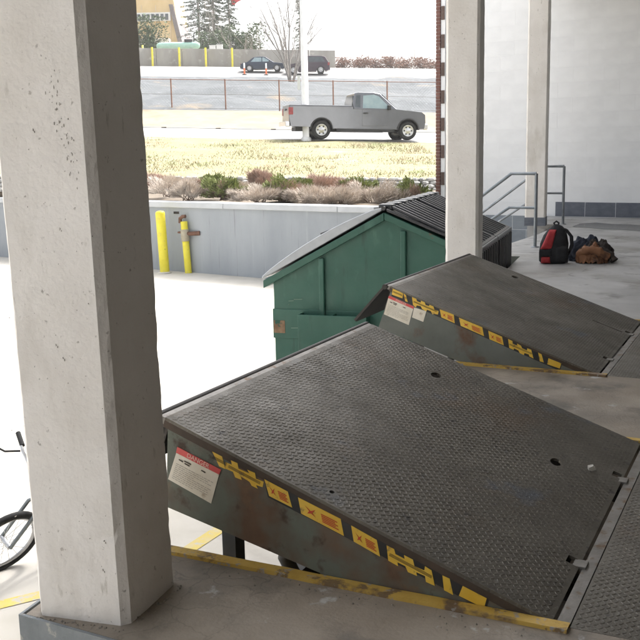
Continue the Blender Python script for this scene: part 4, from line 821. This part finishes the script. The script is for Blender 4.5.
# ---- far cars
def car(px0,px1,D,H,paint,label,suv,face):
    a=ter(px0,D); b=ter(px1,D); L=np.linalg.norm((b-a)[:2]); c=(a+b)/2
    t=thing('parked_car',c+np.array([0,0,.02]),label,'car','cars stopped on the upper road'); hd=YAW+(0 if face>0 else math.pi); t.rotation_euler.z=hd; S=L/2; R=.36 if suv else .32
    fx,rx=S-.85,-S+.85; k=H
    lower=[(-S,.35)]+[(-S+.3,.22)]+arch(rx,R+.06,.22)+arch(fx,R+.06,.22)+[(S-.2,.22),(S,.40),(S-.03,.66),(S-.35,k*.53),(S-1.25,k*.60),(-S+.35 if not suv else -S+.05,k*.62),(-S,k*.5)]
    wf=lambda x,z:.88-.06*max(0,(z-.6)); loft(lower,wf,'body',paint,t,.04)
    if suv: roof=[(-S+.08,k*.60),(-S+.42,k*.93),(-S+.75,k*.985),(S-2.2,k),(S-1.95,k*.97),(S-1.05,k*.58)]
    else: roof=[(-S+.55,k*.60),(-S+1.25,k*.95),(-S+1.7,k),(S-2.2,k),(S-1.95,k*.97),(S-1.10,k*.58)]
    cw=lambda x,z: sidew_(z,k*.6,.82,k,.62); loft(roof,cw,'cabin',paint,t,.04)
    zt=k*.93; zb=k*.645
    for s in (-1,1):
        x0=-S+(.42 if suv else 1.0); xm=-.10; x1=S-2.1
        pane([(x0,zb),(x0+(.28 if suv else .38),zt),(xm-.04,zt),(xm-.04,zb)],cw,'rear_window_glass',glass if suv else glassl,t,s,.004); pane([(xm+.04,zb),(xm+.04,zt),(x1,zt),(S-1.42,zb)],cw,'front_window_glass',glass if suv else glassl,t,s,.004)
        carwheel(t,rx,s,R,.22,.86); carwheel(t,fx,s,R,.22,.86)
        q=MB(); q.box((-S-.01,s*.72-.12,k*.44),(-S+.18,s*.76+.12,k*.60 if suv else k*.54)); q.build('tail_light',tail,t)
        q=MB(); q.box((S-.24,s*.66-.14,k*.40),(S-.04,s*.66+.14,k*.48)); q.build('headlight',MATS['lamp_clear'],t)
        q=MB(); q.box((S-1.62,s*.86,k*.60),(S-1.46,s*1.02,k*.70)); q.build('mirror',paint,t)
    q=MB(); q.box((-S-.04,-.8,.32),(-S+.1,.8,.52)); q.build('rear_bumper',paint,t)
car(244,288,96.5,1.42,mat('car_navy',(.02,.03,.05),(.025,.035,.06),2,.25,.4),'dark blue sedan on the upper road behind orange delineator posts',False,1)
car(287,331,95.0,1.68,mat('car_maroon',(.05,.035,.045),(.06,.04,.055),2,.25,.4),'dark maroon hatchback behind the bare tree and white pole on the upper road',True,-1)
for i,px in enumerate((247,268.5)):
    p=ter(px,94); t=thing('delineator_post',p,['left','right'][i]+' orange and white delineator post in front of the dark sedan','traffic post','delineator posts')
    q=MB(); q.lathe([(.22,0),(.22,.06),(.09,.08)],(0,0,0),'z',14); q.build('base',blackp,t); q=MB(); q.lathe([(.085,.06),(.08,.62)],(0,0,0),'z',14); q.build('lower_tube',mat('safety_orange',(.75,.16,.05),(.8,.2,.07),6,.6),t); q=MB(); q.lathe([(.082,.62),(.075,1.1),(0,1.12)],(0,0,0),'z',14); q.build('upper_tube',whp,t)
# ------------------------------------------------------------------ concrete wall with yellow posts, tank, boxes, building
cwm=mat('far_wall_conc',(.26,.245,.22),(.36,.345,.32),.5,.9,stretch=(1,1,.3),spots=((.46,.44,.41),.9,.58,.7))
aw=ter(60,101.6); bw=ter(337,102.2); fwl=thing('far_concrete_wall',aw,'long low stained concrete wall with yellow posts beyond the upper road','wall'); dd=bw-aw
n_=11
for i in range(n_):
    p0=dd*i/n_; p1=dd*(i+1)/n_-dd/np.linalg.norm(dd)*.03; q=MB(); q.prism([p0+[0,0,-.3],p1+[0,0,-.3],p1+[0,0,1.85],p0+[0,0,1.85]],FH*.35); bev(q.build('wall_panel',cwm,fwl),.02)
for px in (104,130.5,157,183.5,209.5,235.5):
    p=ter(px,101.2)-aw; q=MB(); q.tube([p+[0,0,-.1],p+[0,0,1.9]],.11,10); q.build('yellow_post',by,fwl)
p=ter(148,103); q=MB(); q.lathe([(.1,0),(.1,2.25),(0,2.26)],(0,0,0),'z',10); o=q.build('marker_post',by); o.location=tuple(p); tag(o,'yellow post standing up behind the concrete wall at far left','post')
tk=ter(183,106)+np.array([0,0,.35]); t=thing('gas_tank',tk,'long pale green cylindrical gas tank behind the concrete wall','tank',rz=YAW); tg=mat('tank_green',(.30,.50,.42),(.36,.56,.48),3,.45)
q=MB(); r_=.40; q.lathe([(0,-2.35),(r_*.5,-2.30),(r_*.85,-2.12),(r_,-1.9),(r_,1.9),(r_*.85,2.12),(r_*.5,2.30),(0,2.35)],(0,0,2.15),'x',28); q.build('vessel',tg,t)
for x in (-1.4,1.4): q=MB(); q.box((x-.15,-.4,-.4),(x+.15,.4,1.85)); q.build('saddle_support',cwm,t)
q=MB(); q.box((.7,-.25,2.5),(1.5,.25,2.8)); q.build('valve_box',blackp,t); q=MB(); q.tube([(1.7,0,2.5),(1.7,0,3.3)],.06,8); q.build('vent_pipe',blackp,t)
for i,(px,w_,h_) in enumerate(((216.5,.62,2.35),(223.5,.62,2.42))):
    p=ter(px,104); t=thing('white_cabinet',p,['left','right'][i]+' of two small white cabinets showing above the concrete wall','cabinet','white cabinets',rz=YAW); q=MB(); q.box((-w_/2,-.25,0),(w_/2,.25,h_)); bev(q.build('case',whp,t),.02); q=MB(); q.box((-w_/2-.03,-.28,h_),(w_/2+.03,.28,h_+.05)); q.build('lid',whp,t)
# yellow building
p=ter(150,135); bd=thing('industrial_building',p,'tall pale yellow industrial building with ribbed siding at the top left','building',rz=YAW); by_=mat('siding_yellow',(.62,.46,.22),(.70,.54,.30),.4,.8); roofm=mat('roof_dark',(.16,.14,.14),(.22,.19,.19),1,.8)
ru=float((atD(182,150,135)-atD(150,150,135))@RH); 
q=MB(); q.prism([(-14,0,-1),(ru+.6,0,-1),(ru+.3,0,7),(ru-.9,0,16),(-14,0,16)],(0,12,0)); q.build('wall',by_,bd)
for x in np.arange(-13.5,ru,1.9):
    q=MB(); q.box((x,-.10,0),(x+.12,.0,10.5)); q.build('siding_rib',mat('rib_tan',(.60,.48,.3),(.66,.53,.35),1,.8),bd)
q=MB(); q.prism([(ru+.62,-.4,3.2),(ru+1.25,-.4,3.2),(ru-.3,-.4,10.5),(ru-.85,-.4,10.5)],(0,12.4,0)); q.build('sloped_edge',roofm,bd)
q=MB(); q.box((-1.5,-.35,8.4),(ru-.7,-.05,9.5)); q.build('window_band',whp,bd)
for k in range(8): q=MB(); q.box((-1.35+k*.63,-.42,8.5),(-.95+k*.63,-.34,9.3)); q.build('window',glass,bd)
q=MB(); q.box((-1.4,-2.2,-1),(3.7,-.02,5.9)); an=bev(q.build('annex',mat('annex_white',(.70,.66,.58),(.76,.72,.64),.6,.8),bd),.03); q=MB(); q.box((1.0,-2.26,4.6),(1.9,-2.2,5.3)); q.build('annex_vent',roofm,an); q=MB(); q.box((-2.6,-.3,2.1),(-1.7,-.05,2.9)); q.build('orange_panel',mat('panel_orange',(.65,.40,.10),(.7,.44,.14),2,.7),bd)
q=MB(); q.tube([(-8,-.2,7.7),(-3.3,-.2,7.3),(-1.6,-.2,7.1)],.06,6); q.build('pipe_run',roofm,bd)
# flag behind the spruces
p=ter(236.2,126); t=thing('flag_pole',p,'red flag on a pole above the narrow spruce','flag'); q=MB(); q.tube([(0,0,-.2),(0,0,12.2)],[.07,.04],8); q.build('pole',whp,t)
V=[];F=[]
for i in range(9):
    for j in range(7):
        s=i/8;v=j/6; V.append((RH[0]*(s*1.7),RH[1]*(s*1.7)+.12*math.sin(s*9),9.25+1.6*v*(1-.1*s)-1.2*(1-s)**2*.0 + s*1.0-.3*v))
for i in range(8):
    for j in range(6): F.append((i*7+j,(i+1)*7+j,(i+1)*7+j+1,i*7+j+1))
q=MB(); q.add(V,F,True); o=q.build('flag_cloth',mat('flag_red',(.55,.05,.06),(.6,.07,.08),3,.8),t); s=o.modifiers.new('s','SOLIDIFY'); s.thickness=.02
hz=MB(); hz.box((-620,-620,-2.4),(620,620,40)); hzo=hz.build('flare_veil'); hzo['kind']='stuff'  # thin volume added to wash out far things like lens flare
hm=bpy.data.materials.new('flare_veil'); hm.use_nodes=True; hn=hm.node_tree; hn.nodes.remove(hn.nodes['Principled BSDF']); pv=hn.nodes.new('ShaderNodeVolumePrincipled'); pv.inputs['Color'].default_value=(.95,.95,.95,1); pv.inputs['Density'].default_value=.0006; pv.inputs['Anisotropy'].default_value=.2
hn.links.new(pv.outputs[0],hn.nodes['Material Output'].inputs['Volume']); hzo.data.materials.append(hm)
# remove helper-only data
for me in list(bpy.data.meshes):
    if me.users==0: bpy.data.meshes.remove(me)
